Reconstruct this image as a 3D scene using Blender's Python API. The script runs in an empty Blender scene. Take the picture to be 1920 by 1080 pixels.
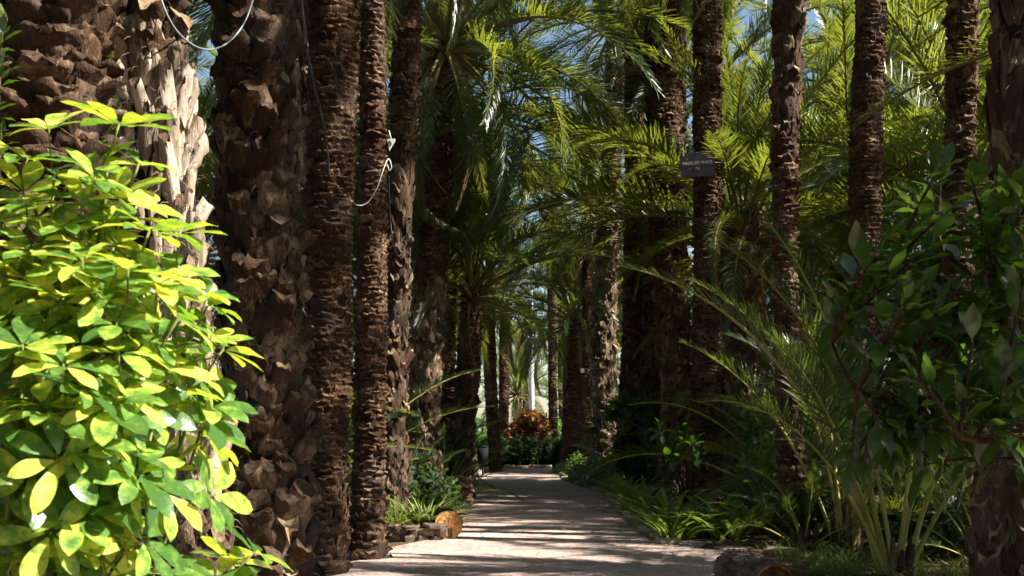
import bpy, math, random
from mathutils import Vector, Matrix, Quaternion, noise as mnoise

R = math.radians
scene = bpy.context.scene
C = scene.collection

# ------------------------------------------------------------------ camera
F = 2400.0            # focal length in photo pixels (1920 wide)
HZ = 800.0            # photo row of the horizon
EYE = 1.5
cam_d = bpy.data.cameras.new('camera')
cam = bpy.data.objects.new('camera', cam_d)
C.objects.link(cam)
cam.location = (0, 0, EYE)
cam.rotation_euler = (R(90), 0, 0)
cam_d.sensor_width = 36.0
cam_d.lens = 36.0 * F / 1920.0
cam_d.shift_y = (HZ - 540.0) / 1920.0
cam_d.clip_end = 2000
cam_d.dof.use_dof = True
cam_d.dof.focus_distance = 12.0
cam_d.dof.aperture_fstop = 9.0
scene.camera = cam

# ------------------------------------------------------------------ world, sun, exposure
SUN_EL, SUN_AZ = 44.0, -14.0      # azimuth measured from +X (camera right); negative = behind the camera
w = bpy.data.worlds.new('World')
scene.world = w
w.use_nodes = True
wn = w.node_tree.nodes
bg = wn['Background']
sky = wn.new('ShaderNodeTexSky')
sky.sky_type = 'NISHITA'
sky.sun_disc = False
sky.sun_elevation = R(SUN_EL)
sky.sun_rotation = R(90 - SUN_AZ)
sky.air_density = 1.0
sky.dust_density = 0.5
w.node_tree.links.new(sky.outputs[0], bg.inputs[0])
bg.inputs[1].default_value = 0.052
sd = bpy.data.lights.new('sun', 'SUN')
sd.energy = 5.0
sd.angle = R(0.55)
sd.color = (1.0, 0.93, 0.82)
so = bpy.data.objects.new('sun', sd)
C.objects.link(so)
SUND = Vector((math.cos(R(SUN_EL)) * math.cos(R(SUN_AZ)), math.cos(R(SUN_EL)) * math.sin(R(SUN_AZ)), math.sin(R(SUN_EL))))
so.rotation_euler = SUND.to_track_quat('Z', 'Y').to_euler()
so.location = SUND * 60
vs = scene.view_settings
vs.view_transform = 'Standard'
vs.look = 'None'
vs.gamma = 1.0
vs.exposure = 1.65
cy = scene.cycles
cy.max_bounces = 4
cy.diffuse_bounces = 2
cy.glossy_bounces = 2
cy.transmission_bounces = 4
cy.transparent_max_bounces = 4
cy.caustics_reflective = False
cy.caustics_refractive = False
cy.sample_clamp_indirect = 4.0
cy.use_denoising = True
cy.use_adaptive_sampling = True
cy.adaptive_threshold = 0.03

# ------------------------------------------------------------------ helpers
def rng(seed):
    return random.Random(seed)

def px(x, y, Z):
    """photo pixel at depth Z -> world"""
    return Vector(((x - 960.0) * Z / F, Z, EYE - (y - HZ) * Z / F))

def gpx(x, y):
    """photo pixel on the ground -> world"""
    Z = EYE * F / (y - HZ)
    return Vector(((x - 960.0) * Z / F, Z, 0.0))

class MB:
    def __init__(s):
        s.v, s.f, s.m = [], [], []
    def face(s, idx, m=0):
        s.f.append(idx); s.m.append(m)
    def add(s, other, mat=None, off=0):
        b = len(s.v)
        if mat is None:
            s.v.extend(other.v)
        else:
            s.v.extend([tuple(mat @ Vector(p)) for p in other.v])
        for f, m in zip(other.f, other.m):
            s.f.append(tuple(b + i for i in f)); s.m.append(m + off)
    def tube(s, pts, rad, sides=6, m=0, cap=True):
        """pts: list of Vector, rad: list of radii"""
        b = len(s.v); n = len(pts)
        ref = None
        for i, p in enumerate(pts):
            t = (pts[min(i + 1, n - 1)] - pts[max(i - 1, 0)])
            t = t.normalized() if t.length > 1e-9 else Vector((0, 0, 1))
            if ref is None:
                ref = Vector((0, 0, 1)) if abs(t.z) < 0.9 else Vector((1, 0, 0))
            u = (ref - t * ref.dot(t)).normalized()
            ref = u
            v2 = t.cross(u)
            for k in range(sides):
                a = 2 * math.pi * k / sides
                s.v.append(tuple(p + (u * math.cos(a) + v2 * math.sin(a)) * rad[i]))
        for i in range(n - 1):
            for k in range(sides):
                k2 = (k + 1) % sides
                s.face((b + i * sides + k, b + i * sides + k2, b + (i + 1) * sides + k2, b + (i + 1) * sides + k), m)
        if cap:
            s.face(tuple(b + k for k in range(sides))[::-1], m)
            s.face(tuple(b + (n - 1) * sides + k for k in range(sides)), m)
    def box(s, lo, hi, m=0, jit=0.0, r=None):
        b = len(s.v)
        for z in (lo[2], hi[2]):
            for x, y in ((lo[0], lo[1]), (hi[0], lo[1]), (hi[0], hi[1]), (lo[0], hi[1])):
                j = (lambda: r.uniform(-jit, jit)) if r else (lambda: 0.0)
                s.v.append((x + j(), y + j(), z + j() * 0.6))
        for f in ((3, 2, 1, 0), (4, 5, 6, 7), (0, 1, 5, 4), (1, 2, 6, 5), (2, 3, 7, 6), (3, 0, 4, 7)):
            s.face(tuple(b + i for i in f), m)
    def mesh(s, name, mats, smooth=True):
        me = bpy.data.meshes.new(name)
        me.from_pydata(s.v, [], s.f)
        for mt in mats:
            me.materials.append(mt)
        me.polygons.foreach_set('material_index', s.m)
        me.polygons.foreach_set('use_smooth', [smooth] * len(s.f))
        me.update()
        return me

def link(name, me, parent=None, mat=None):
    o = bpy.data.objects.new(name, me)
    C.objects.link(o)
    if parent is not None:
        o.parent = parent
    if mat is not None:
        o.matrix_local = mat
    return o

def thing(name, label, cat, loc=(0, 0, 0), group=None, me=None):
    o = bpy.data.objects.new(name, me)
    C.objects.link(o)
    o.location = loc
    if me is None:
        o.empty_display_size = 0.2
    o['label'] = label
    o['category'] = cat
    if group:
        o['group'] = group
    return o

def frame(loc, side, out, up, scale=(1, 1, 1)):
    m = Matrix((
        (side.x * scale[0], out.x * scale[1], up.x * scale[2], loc.x),
        (side.y * scale[0], out.y * scale[1], up.y * scale[2], loc.y),
        (side.z * scale[0], out.z * scale[1], up.z * scale[2], loc.z),
        (0, 0, 0, 1)))
    return m

# ------------------------------------------------------------------ materials
class N:
    def __init__(s, name):
        s.mat = bpy.data.materials.new(name)
        s.mat.use_nodes = True
        s.t = s.mat.node_tree
        s.n = s.t.nodes
        s.p = s.n['Principled BSDF']
        s.out = s.n['Material Output']
    def new(s, kind, **kw):
        n = s.n.new(kind)
        for k, v in kw.items():
            setattr(n, k, v)
        return n
    def link(s, a, b):
        s.t.links.new(a, b)
    def noise(s, scale, detail=4, rough=0.6, vec=None, dist=0.0):
        n = s.new('ShaderNodeTexNoise')
        n.inputs['Scale'].default_value = scale
        n.inputs['Detail'].default_value = detail
        n.inputs['Roughness'].default_value = rough
        n.inputs['Distortion'].default_value = dist
        if vec is not None:
            s.link(vec, n.inputs['Vector'])
        return n.outputs[0]
    def ramp(s, fac, stops):
        n = s.new('ShaderNodeValToRGB')
        e = n.color_ramp.elements
        while len(e) < len(stops):
            e.new(0.5)
        for i, (p, c) in enumerate(stops):
            e[i].position = p
            e[i].color = (c[0], c[1], c[2], 1.0)
        s.link(fac, n.inputs[0])
        return n.outputs[0]
    def math(s, op, a, b=None, clamp=False):
        n = s.new('ShaderNodeMath', operation=op, use_clamp=clamp)
        for i, x in enumerate((a, b)):
            if x is None:
                continue
            if isinstance(x, (int, float)):
                n.inputs[i].default_value = x
            else:
                s.link(x, n.inputs[i])
        return n.outputs[0]
    def mix(s, fac, a, b, blend='MIX'):
        n = s.new('ShaderNodeMix', data_type='RGBA', blend_type=blend)
        for sock, x in ((n.inputs[0], fac), (n.inputs[6], a), (n.inputs[7], b)):
            if isinstance(x, (int, float)):
                sock.default_value = x
            elif isinstance(x, tuple):
                sock.default_value = (x[0], x[1], x[2], 1.0)
            else:
                s.link(x, sock)
        return n.outputs[2]
    def pos(s, scale=(1, 1, 1), obj=False):
        if obj:
            v = s.new('ShaderNodeTexCoord').outputs['Object']
        else:
            v = s.new('ShaderNodeNewGeometry').outputs['Position']
        m = s.new('ShaderNodeMapping')
        m.inputs['Scale'].default_value = scale
        s.link(v, m.inputs[0])
        return m.outputs[0]
    def rand(s):
        """per-island + per-object random, 0..1"""
        a = s.new('ShaderNodeNewGeometry').outputs['Random Per Island']
        b = s.new('ShaderNodeObjectInfo').outputs['Random']
        return s.math('FRACT', s.math('ADD', a, b))
    def bump(s, h, strength=0.5, dist=0.02):
        b = s.new('ShaderNodeBump')
        b.inputs['Strength'].default_value = strength
        b.inputs['Distance'].default_value = dist
        s.link(h, b.inputs['Height'])
        s.link(b.outputs[0], s.p.inputs['Normal'])
        return b.outputs[0]
    def col(s, c):
        if isinstance(c, tuple):
            s.p.inputs['Base Color'].default_value = (c[0], c[1], c[2], 1)
        else:
            s.link(c, s.p.inputs['Base Color'])
    def set(s, rough=0.6, spec=0.4):
        s.p.inputs['Roughness'].default_value = rough
        s.p.inputs['Specular IOR Level'].default_value = spec

def leaf_material(name, ca, cb, trans, tfac=0.4, rough=0.42, spec=0.45, nscale=6.0):
    n = N(name)
    r = n.rand()
    nz = n.noise(nscale, 3, 0.6, n.pos())
    f = n.math('ADD', n.math('MULTIPLY', r, 0.6), n.math('MULTIPLY', nz, 0.5))
    c = n.mix(f, ca, cb)
    n.col(c)
    n.set(rough, spec)
    tr = n.new('ShaderNodeBsdfTranslucent')
    tc = n.mix(f, tuple(x * 0.75 for x in trans), trans)
    n.link(tc, tr.inputs[0])
    mx = n.new('ShaderNodeMixShader')
    mx.inputs[0].default_value = tfac
    n.link(n.p.outputs[0], mx.inputs[1])
    n.link(tr.outputs[0], mx.inputs[2])
    n.link(mx.outputs[0], n.out.inputs[0])
    return n.mat

M = {}
M['frond'] = leaf_material('palm_leaflet', (0.018, 0.042, 0.022), (0.044, 0.074, 0.030), (0.44, 0.51, 0.050), 0.34, 0.32, 0.55)
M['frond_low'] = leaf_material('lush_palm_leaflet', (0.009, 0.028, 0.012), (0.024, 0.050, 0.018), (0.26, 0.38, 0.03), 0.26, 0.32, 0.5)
M['frond_dead'] = leaf_material('dead_palm_leaflet', (0.20, 0.13, 0.06), (0.30, 0.21, 0.10), (0.35, 0.22, 0.08), 0.25, 0.6, 0.3)
M['broad'] = leaf_material('broad_leaf', (0.013, 0.034, 0.009), (0.030, 0.062, 0.014), (0.18, 0.34, 0.025), 0.26, 0.24, 0.6)
M['strap'] = leaf_material('strap_leaf', (0.055, 0.115, 0.028), (0.11, 0.18, 0.042), (0.42, 0.54, 0.06), 0.38, 0.28, 0.55)
M['grass'] = leaf_material('grass_blade', (0.09, 0.15, 0.03), (0.17, 0.22, 0.05), (0.35, 0.45, 0.06), 0.35, 0.45, 0.4)
M['spider'] = leaf_material('spider_plant_blade', (0.24, 0.32, 0.08), (0.42, 0.46, 0.16), (0.55, 0.65, 0.12), 0.35, 0.45, 0.4)
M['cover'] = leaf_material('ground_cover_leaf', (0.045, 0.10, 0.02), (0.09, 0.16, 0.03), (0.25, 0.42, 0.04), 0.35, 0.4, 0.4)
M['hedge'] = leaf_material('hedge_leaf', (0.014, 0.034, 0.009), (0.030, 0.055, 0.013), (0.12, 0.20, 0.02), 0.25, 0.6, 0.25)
M['croton'] = leaf_material('croton_leaf', (0.30, 0.07, 0.02), (0.42, 0.20, 0.03), (0.65, 0.20, 0.03), 0.40, 0.4, 0.4, 3.0)
def croton_material():
    n = N('mixed_croton_leaf')
    r = n.rand()
    nz = n.noise(2.2, 2, 0.5, n.pos())
    f = n.math('ADD', n.math('MULTIPLY', r, 0.55), n.math('MULTIPLY', nz, 0.55))
    st = [(0.34, (0.05, 0.08, 0.02)), (0.48, (0.20, 0.13, 0.025)), (0.62, (0.34, 0.11, 0.02)), (0.85, (0.26, 0.035, 0.02))]
    n.col(n.ramp(f, st)); n.set(0.4, 0.4)
    tr = n.new('ShaderNodeBsdfTranslucent')
    n.link(n.ramp(f, [(p, tuple(min(1, x * 2) for x in c)) for p, c in st]), tr.inputs[0])
    mx = n.new('ShaderNodeMixShader'); mx.inputs[0].default_value = 0.4
    n.link(n.p.outputs[0], mx.inputs[1]); n.link(tr.outputs[0], mx.inputs[2]); n.link(mx.outputs[0], n.out.inputs[0])
    return n.mat
M['croton'] = croton_material()
M['pale'] = leaf_material('silver_leaf', (0.22, 0.27, 0.18), (0.34, 0.37, 0.26), (0.3, 0.35, 0.2), 0.25, 0.5, 0.3)

def schefflera_material(name, bias):
    n = N(name)
    r = n.rand()
    nz = n.noise(26.0, 4, 0.65, n.pos())
    f = n.math('ADD', n.math('MULTIPLY', r, 0.66), n.math('MULTIPLY', n.math('SUBTRACT', nz, 0.5), 1.6))
    f = n.math('ADD', f, bias)
    c = n.ramp(f, [(0.0, (0.055, 0.13, 0.030)), (0.30, (0.13, 0.26, 0.05)), (0.55, (0.42, 0.53, 0.08)), (0.82, (0.80, 0.75, 0.18))])
    t = n.ramp(f, [(0.0, (0.16, 0.34, 0.02)), (0.30, (0.32, 0.50, 0.03)), (0.55, (0.66, 0.70, 0.04)), (0.82, (0.85, 0.74, 0.08))])
    n.col(c)
    n.set(0.25, 0.55)
    n.bump(n.noise(60.0, 2, 0.5, n.pos()), 0.12, 0.01)
    tr = n.new('ShaderNodeBsdfTranslucent')
    n.link(t, tr.inputs[0])
    mx = n.new('ShaderNodeMixShader')
    mx.inputs[0].default_value = 0.38
    n.link(n.p.outputs[0], mx.inputs[1])
    n.link(tr.outputs[0], mx.inputs[2])
    n.link(mx.outputs[0], n.out.inputs[0])
    return n.mat
M['scheff'] = schefflera_material('variegated_young_leaf', 0.05)
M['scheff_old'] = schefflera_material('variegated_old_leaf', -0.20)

def bark_material(name, dark, mid, light, p_light=0.55, bump=0.7, zs=0.35, scale=28.0):
    n = N(name)
    r = n.rand()
    v = n.pos((1, 1, zs))
    a = n.noise(scale, 5, 0.65, v, 0.6)
    b = n.noise(3.0, 2, 0.5, n.pos())
    f = n.math('ADD', n.math('MULTIPLY', a, 0.75), n.math('MULTIPLY', r, 0.34))
    f = n.math('ADD', f, n.math('MULTIPLY', n.math('SUBTRACT', b, 0.5), 0.5))
    c = n.ramp(f, [(0.25, dark), (p_light, mid), (min(0.98, p_light + 0.30), light)])
    wz = n.math('MULTIPLY', n.math('SUBTRACT', n.noise(1.6, 3, 0.6, n.pos()), 0.46), 2.6, True)
    c = n.mix(wz, c, n.mix(0.45, c, n.mix(f, (mid[2] * 0.8, mid[2] * 0.75, mid[2] * 0.7), (light[0] * 0.8, light[0] * 0.74, light[0] * 0.68))))
    n.col(c)
    n.set(0.85, 0.2)
    h = n.math('ADD', a, n.math('MULTIPLY', n.noise(95.0, 3, 0.6, v), 0.5))
    n.bump(h, bump, 0.02)
    return n.mat
M['bark'] = bark_material('palm_bark', (0.007, 0.004, 0.002), (0.022, 0.012, 0.006), (0.10, 0.058, 0.033), 0.64)  # extra dark: shade between the leaf bases painted into the core colour
M['boot'] = bark_material('leaf_base_bark', (0.016, 0.008, 0.004), (0.080, 0.045, 0.025), (0.38, 0.275, 0.185), 0.63, 1.0)
M['boot_lit'] = bark_material('sunlit_tan_leaf_base', (0.030, 0.017, 0.009), (0.15, 0.095, 0.055), (0.46, 0.35, 0.24), 0.58, 1.0)  # paler copy of the leaf-base bark, sunlight painted into the colour
M['boot_pale'] = bark_material('weathered_leaf_base', (0.050, 0.030, 0.019), (0.32, 0.245, 0.175), (0.68, 0.57, 0.45), 0.56, 0.6, 0.12, 40.0)
M['boot_grey'] = bark_material('grey_strap_bark', (0.030, 0.017, 0.010), (0.085, 0.052, 0.034), (0.30, 0.235, 0.185), 0.62, 0.8, 0.12, 36.0)
M['scale'] = bark_material('trunk_scale', (0.018, 0.008, 0.004), (0.095, 0.049, 0.025), (0.38, 0.245, 0.145), 0.63, 1.0)
def cut_material():
    n = N('cut_wood')
    r = n.rand()
    a = n.noise(32.0, 5, 0.7, n.pos())
    old = n.ramp(a, [(0.3, (0.022, 0.012, 0.008)), (0.6, (0.11, 0.07, 0.045)), (0.8, (0.24, 0.17, 0.12))])
    new = n.ramp(a, [(0.3, (0.14, 0.085, 0.045)), (0.55, (0.27, 0.19, 0.11)), (0.75, (0.42, 0.32, 0.21))])
    f = n.math('MULTIPLY', n.math('SUBTRACT', r, 0.78), 8.0, True)
    n.col(n.mix(f, old, new))
    n.set(0.85, 0.2)
    n.bump(a, 0.7, 0.02)
    return n.mat
M['cut'] = cut_material()
M['fibre'] = bark_material('palm_fibre', (0.06, 0.035, 0.018), (0.17, 0.11, 0.065), (0.33, 0.24, 0.15), 0.55, 0.2)
M['stem'] = bark_material('woody_stem', (0.02, 0.011, 0.006), (0.065, 0.036, 0.019), (0.17, 0.10, 0.06), 0.58, 1.0)
M['stem_green'] = bark_material('green_stem', (0.08, 0.10, 0.03), (0.16, 0.20, 0.05), (0.26, 0.28, 0.08), 0.55, 0.1)
M['petiole'] = bark_material('pale_petiole', (0.15, 0.17, 0.035), (0.30, 0.29, 0.07), (0.46, 0.41, 0.13), 0.5, 0.1, 0.3, 8.0)
M['rachis'] = bark_material('frond_rachis', (0.07, 0.08, 0.02), (0.15, 0.14, 0.04), (0.28, 0.22, 0.08), 0.5, 0.1, 0.3, 8.0)
M['rachis'].node_tree.nodes['Principled BSDF'].inputs['Roughness'].default_value = 0.45
M['stone'] = bark_material('border_stone', (0.20, 0.155, 0.12), (0.36, 0.29, 0.235), (0.52, 0.44, 0.37), 0.52, 0.6, 1.0, 14.0)
M['stone_dark'] = bark_material('mossy_ledge_stone', (0.035, 0.024, 0.018), (0.11, 0.072, 0.055), (0.22, 0.16, 0.12), 0.52, 0.7, 1.0, 14.0)
M['log'] = bark_material('weathered_log', (0.025, 0.018, 0.015), (0.12, 0.095, 0.085), (0.34, 0.29, 0.26), 0.55, 0.9, 1.0, 18.0)

def simple(name, col, rough=0.5, spec=0.4, metal=0.0, var=0.12, scale=12.0):
    n = N(name)
    nz = n.noise(scale, 4, 0.6, n.pos())
    c = n.mix(nz, tuple(x * (1 - var) for x in col), tuple(min(1, x * (1 + var)) for x in col))
    n.col(c)
    n.set(rough, spec)
    n.p.inputs['Metallic'].default_value = metal
    return n.mat
M['cable_pale'] = simple('pale_cable', (0.28, 0.34, 0.36), 0.45)
M['cable_white'] = simple('white_wire', (0.62, 0.60, 0.56), 0.5)
M['cable_dull'] = simple('dull_wire', (0.20, 0.19, 0.18), 0.5)
M['cable_black'] = simple('black_cable', (0.03, 0.03, 0.03), 0.5)
M['white'] = simple('white_paint', (0.78, 0.78, 0.76), 0.4)
M['pole'] = simple('white_mast_paint', (0.74, 0.74, 0.74), 0.4)
M['red'] = simple('red_sign_face', (0.55, 0.02, 0.05), 0.4)
M['plaque'] = simple('slate_plaque', (0.060, 0.048, 0.088), 0.42, 0.5, 0.0, 0.25, 40.0)
M['letter'] = simple('engraved_letters', (0.85, 0.84, 0.86), 0.6)
M['screw'] = simple('dark_screw', (0.02, 0.02, 0.02), 0.4)
M['bin'] = simple('dark_green_bin', (0.006, 0.012, 0.010), 0.8, 0.15)
M['rubber'] = simple('dark_metal', (0.03, 0.03, 0.03), 0.5)

def log_end_material():
    n = N('log_cut_end')
    co = n.pos((1, 1, 1), obj=True)
    wv = n.new('ShaderNodeTexNoise'); wv.inputs['Scale'].default_value = 9.0; wv.inputs['Detail'].default_value = 5
    n.link(co, wv.inputs[0])
    c = n.ramp(wv.outputs[0], [(0.3, (0.07, 0.032, 0.012)), (0.5, (0.24, 0.12, 0.045)), (0.72, (0.42, 0.25, 0.11))])
    n.col(c); n.set(0.75, 0.2)
    n.bump(wv.outputs[0], 0.4, 0.02)
    return n.mat
M['log_end'] = log_end_material()
def sawn_material():
    n = N('sawn_palm_wood')
    a = n.noise(55.0, 4, 0.7, n.pos())
    b = n.noise(7.0, 3, 0.6, n.pos())
    f = n.math('ADD', n.math('MULTIPLY', a, 0.55), n.math('MULTIPLY', b, 0.45))
    n.col(n.ramp(f, [(0.36, (0.16, 0.065, 0.02)), (0.5, (0.44, 0.22, 0.075)), (0.66, (0.60, 0.36, 0.15))]))
    n.set(0.8, 0.2); n.bump(f, 0.4, 0.01)
    return n.mat
M['sawn_end'] = sawn_material()

def gravel_material():
    n = N('path_gravel')
    p = n.pos()
    big = n.noise(0.9, 4, 0.6, p)
    mid = n.noise(14.0, 4, 0.7, p)
    vo = n.new('ShaderNodeTexVoronoi'); vo.inputs['Scale'].default_value = 62.0
    n.link(p, vo.inputs['Vector'])
    c1 = n.ramp(n.math('ADD', n.math('MULTIPLY', big, 0.5), n.math('MULTIPLY', mid, 0.5)), [(0.36, (0.32, 0.240, 0.215)), (0.52, (0.47, 0.360, 0.325)), (0.66, (0.58, 0.46, 0.42))])
    sep = n.new('ShaderNodeSeparateColor'); n.link(vo.outputs['Color'], sep.inputs[0])
    g = n.ramp(sep.outputs[0], [(0.0, (0.55, 0.52, 0.5)), (0.5, (1, 1, 1)), (1.0, (1.35, 1.3, 1.28))])
    n.col(n.mix(0.85, c1, g, 'MULTIPLY'))
    n.set(0.9, 0.15)
    h = n.math('ADD', n.math('MULTIPLY', vo.outputs['Distance'], -0.6), n.math('MULTIPLY', mid, 0.8))
    n.bump(h, 0.8, 0.02)
    return n.mat
M['gravel'] = gravel_material()

def soil_material():
    n = N('garden_soil')
    p = n.pos()
    a = n.noise(5.0, 6, 0.7, p)
    b = n.noise(40.0, 4, 0.7, p)
    f = n.math('ADD', n.math('MULTIPLY', a, 0.6), n.math('MULTIPLY', b, 0.4))
    n.col(n.ramp(f, [(0.34, (0.035, 0.024, 0.016)), (0.52, (0.10, 0.068, 0.042)), (0.68, (0.20, 0.145, 0.09))]))
    n.set(0.95, 0.1)
    n.bump(f, 0.9, 0.05)
    return n.mat
M['soil'] = soil_material()

# ------------------------------------------------------------------ ground and path
def ground_sheet():
    b = MB()
    xs = [-700, -200, -60, -30] + [-20 + i * 1.0 for i in range(41)] + [30, 60, 200, 700]
    ys = [-60, -20] + [-5 + i * 1.5 for i in range(50)] + [90, 140, 300, 900]
    for y in ys:
        for x in xs:
            far = max(0, min(1, (abs(x) - 4) / 4)) if abs(x) < 25 and y < 60 else 0
            z = 0.10 * far * mnoise.noise(Vector((x * 0.4, y * 0.4, 0)))
            b.v.append((x, y, z))
    w_ = len(xs)
    for j in range(len(ys) - 1):
        for i in range(w_ - 1):
            b.face((j * w_ + i, j * w_ + i + 1, (j + 1) * w_ + i + 1, (j + 1) * w_ + i))
    o = link('ground', b.mesh('ground', [M['soil']]))
    o['kind'] = 'structure'
ground_sheet()

LEFT_EDGE = [(-2.3, -4), (-2.2, 6), (-1.95, 12.5), (-1.9, 14.4), (-1.45, 16.2), (-0.98, 17.2), (-0.88, 18.2), (-0.8, 20), (-0.75, 24.0), (-0.86, 29), (-1.05, 37), (-0.62, 45.5)]
RIGHT_EDGE = [(3.2, -4), (3.0, 6), (2.95, 12.5), (2.75, 15.2), (1.85, 16.6), (1.80, 19.5), (1.85, 22.5), (2.02, 28.8), (1.55, 34.5), (1.50, 40), (1.35, 45.5)]
def edge_x(edge, y):
    for (x0, y0), (x1, y1) in zip(edge, edge[1:]):
        if y0 <= y <= y1:
            return x0 + (x1 - x0) * (y - y0) / (y1 - y0)
    return edge[0][0] if y < edge[0][1] else edge[-1][0]
def path_sheet():
    b = MB()
    ys = [-4 + i * 0.3 for i in range(166)]
    nx = 14
    for y in ys:
        l = edge_x(LEFT_EDGE, y) - 0.12 + 0.06 * mnoise.noise(Vector((y * 1.7, 3, 0)))
        r = edge_x(RIGHT_EDGE, y) + 0.12 + 0.06 * mnoise.noise(Vector((y * 1.7, 9, 0)))
        for i in range(nx + 1):
            x = l + (r - l) * i / nx
            z = 0.022 + 0.010 * mnoise.noise(Vector((x * 1.3, y * 1.3, 0)))
            if i in (0, nx):
                z = -0.03
            b.v.append((x, y, z))
    for j in range(len(ys) - 1):
        for i in range(nx):
            k = j * (nx + 1) + i
            b.face((k, k + 1, k + nx + 2, k + nx + 1))
    o = link('path', b.mesh('path', [M['gravel']]))
    o['kind'] = 'structure'
path_sheet()

# ------------------------------------------------------------------ palm fronds
def frond_mesh(name, L=3.6, beta=50, power=1.5, pet=0.2, n=70, lmax=0.48, seed=0, droop=0.35, wid=0.016, mats=None, twist=0.0, vee=(12, 38, 60), side_bend=0.0):
    r = rng(seed)
    b = MB()
    K = 22
    pts, tang, ups, sides = [], [], [], []
    p = Vector((0, 0, 0))
    for i in range(K + 1):
        s = i / K
        th = -R(beta) * s ** power
        ph = R(side_bend) * s * s
        t = Vector((math.cos(th) * math.cos(ph), math.cos(th) * math.sin(ph), math.sin(th)))
        sd_ = Vector((-math.sin(ph), math.cos(ph), 0))
        u = t.cross(sd_) * 1.0
        if i:
            p = p + t * (L / K)
        q = Quaternion(t, R(twist) * s)
        pts.append(p.copy()); tang.append(t); ups.append(q @ u); sides.append(q @ sd_)
    rad = []
    for i in range(K + 1):
        s = i / K
        rad.append(0.030 * (1 - s) ** 1.1 + 0.0045 + 0.035 * max(0, 1 - s / 0.10))
    b.tube(pts, rad, 5, 1)
    def at(s):
        f = s * K; i = min(int(f), K - 1); a = f - i
        return pts[i].lerp(pts[i + 1], a), tang[i].lerp(tang[i + 1], a).normalized(), ups[i].lerp(ups[i + 1], a).normalized(), sides[i].lerp(sides[i + 1], a).normalized()
    down = Vector((0, 0, -1))
    for sgn in (-1, 1):
        for k in range(n):
            s = pet + (1 - pet) * (k + r.uniform(-0.35, 0.35) + 0.5) / n
            s = min(0.999, max(pet, s))
            P, T, U, S = at(s)
            q = (s - pet) / (1 - pet)
            if q < 0.10:                       # spines near the petiole
                ln = lmax * (0.22 + 2.5 * q) * r.uniform(0.7, 1.1); wd = wid * 0.45; dr = 0.0
            else:
                ln = lmax * (0.55 + 0.45 * math.sin(math.pi * min(1, (q + 0.15) / 0.95) ** 0.9)) * (1 - 0.45 * q ** 4) * r.uniform(0.85, 1.1); wd = wid * (1 - 0.35 * q); dr = droop * r.uniform(0.5, 1.4)
            a = R(64 - 40 * q + r.uniform(-7, 7))
            v = R(r.choice(vee) * (1 - 0.3 * q) + r.uniform(-8, 8))
            d = (T * math.cos(a) + (S * sgn * math.cos(v) + U * math.sin(v)) * math.sin(a)).normalized()
            wdir = d.cross(U if abs(d.dot(U)) < 0.9 else T).normalized()
            nrm = wdir.cross(d).normalized()
            base = len(b.v)
            cur = P.copy()
            dd = d.copy()
            prof = (0.55, 1.0, 0.75, 0.0)
            for j, pw in enumerate(prof):
                if j:
                    dd = (dd + down * dr * (0.18 * j)).normalized()
                    cur = cur + dd * (ln / 3)
                if pw > 0:
                    b.v.append(tuple(cur - wdir * wd * pw + nrm * wd * 0.35 * pw))
                    b.v.append(tuple(cur))
                    b.v.append(tuple(cur + wdir * wd * pw + nrm * wd * 0.35 * pw))
                else:
                    b.v.append(tuple(cur))
            for j in range(2):
                o = base + 3 * j
                b.face((o, o + 1, o + 4, o + 3)); b.face((o + 1, o + 2, o + 5, o + 4))
            o = base + 6
            b.face((o, o + 1, o + 3)); b.face((o + 1, o + 2, o + 3))
    return b.mesh(name, mats or [M['frond'], M['rachis']], smooth=False)

FR = {'young': [], 'mid': [], 'old': [], 'dead': [], 'clump': []}
for i in range(3):
    FR['young'].append(frond_mesh('frond_young', 3.4, 28 + 6 * i, 1.6, 0.14, 96, 0.50, 10 + i, 0.12, 0.0135, twist=r_ if (r_ := (-20, 10, 25)[i]) else 0, side_bend=(-8, 5, 12)[i]))
    FR['mid'].append(frond_mesh('frond_mid', 3.7, 58 + 9 * i, 1.35, 0.16, 106, 0.56, 20 + i, 0.24, 0.0135, twist=(25, -30, 8)[i], side_bend=(10, -14, 4)[i]))
    FR['old'].append(frond_mesh('frond_old', 3.7, 82 + 10 * i, 1.2, 0.16, 104, 0.56, 30 + i, 0.50, 0.013, twist=(-35, 20, 45)[i], side_bend=(-12, 15, 6)[i]))
FR['dead'].append(frond_mesh('frond_dead', 3.2, 70, 1.0, 0.15, 44, 0.36, 41, 0.9, 0.011, [M['frond_dead'], M['frond_dead']], 40, side_bend=15))
FR['dead'].append(frond_mesh('frond_dead', 2.9, 50, 1.0, 0.15, 44, 0.34, 42, 1.0, 0.011, [M['frond_dead'], M['frond_dead']], -30, side_bend=-12))
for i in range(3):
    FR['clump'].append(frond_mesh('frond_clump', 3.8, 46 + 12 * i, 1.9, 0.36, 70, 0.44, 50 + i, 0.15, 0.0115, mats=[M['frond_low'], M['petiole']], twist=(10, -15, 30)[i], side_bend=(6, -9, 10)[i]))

def frond_matrix(loc, az, el, roll, sc):
    m = Matrix.Translation(loc) @ Matrix.Rotation(R(az), 4, 'Z') @ Matrix.Rotation(R(-el), 4, 'Y') @ Matrix.Rotation(R(roll), 4, 'X')
    return m @ Matrix.Scale(sc, 4)

def put_frond(parent, loc, az, el, kind, sc=1.0, roll=0.0, var=0):
    me = FR[kind][var % len(FR[kind])]
    return link('frond', me, parent, frond_matrix(loc, az, el, roll, sc))

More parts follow.
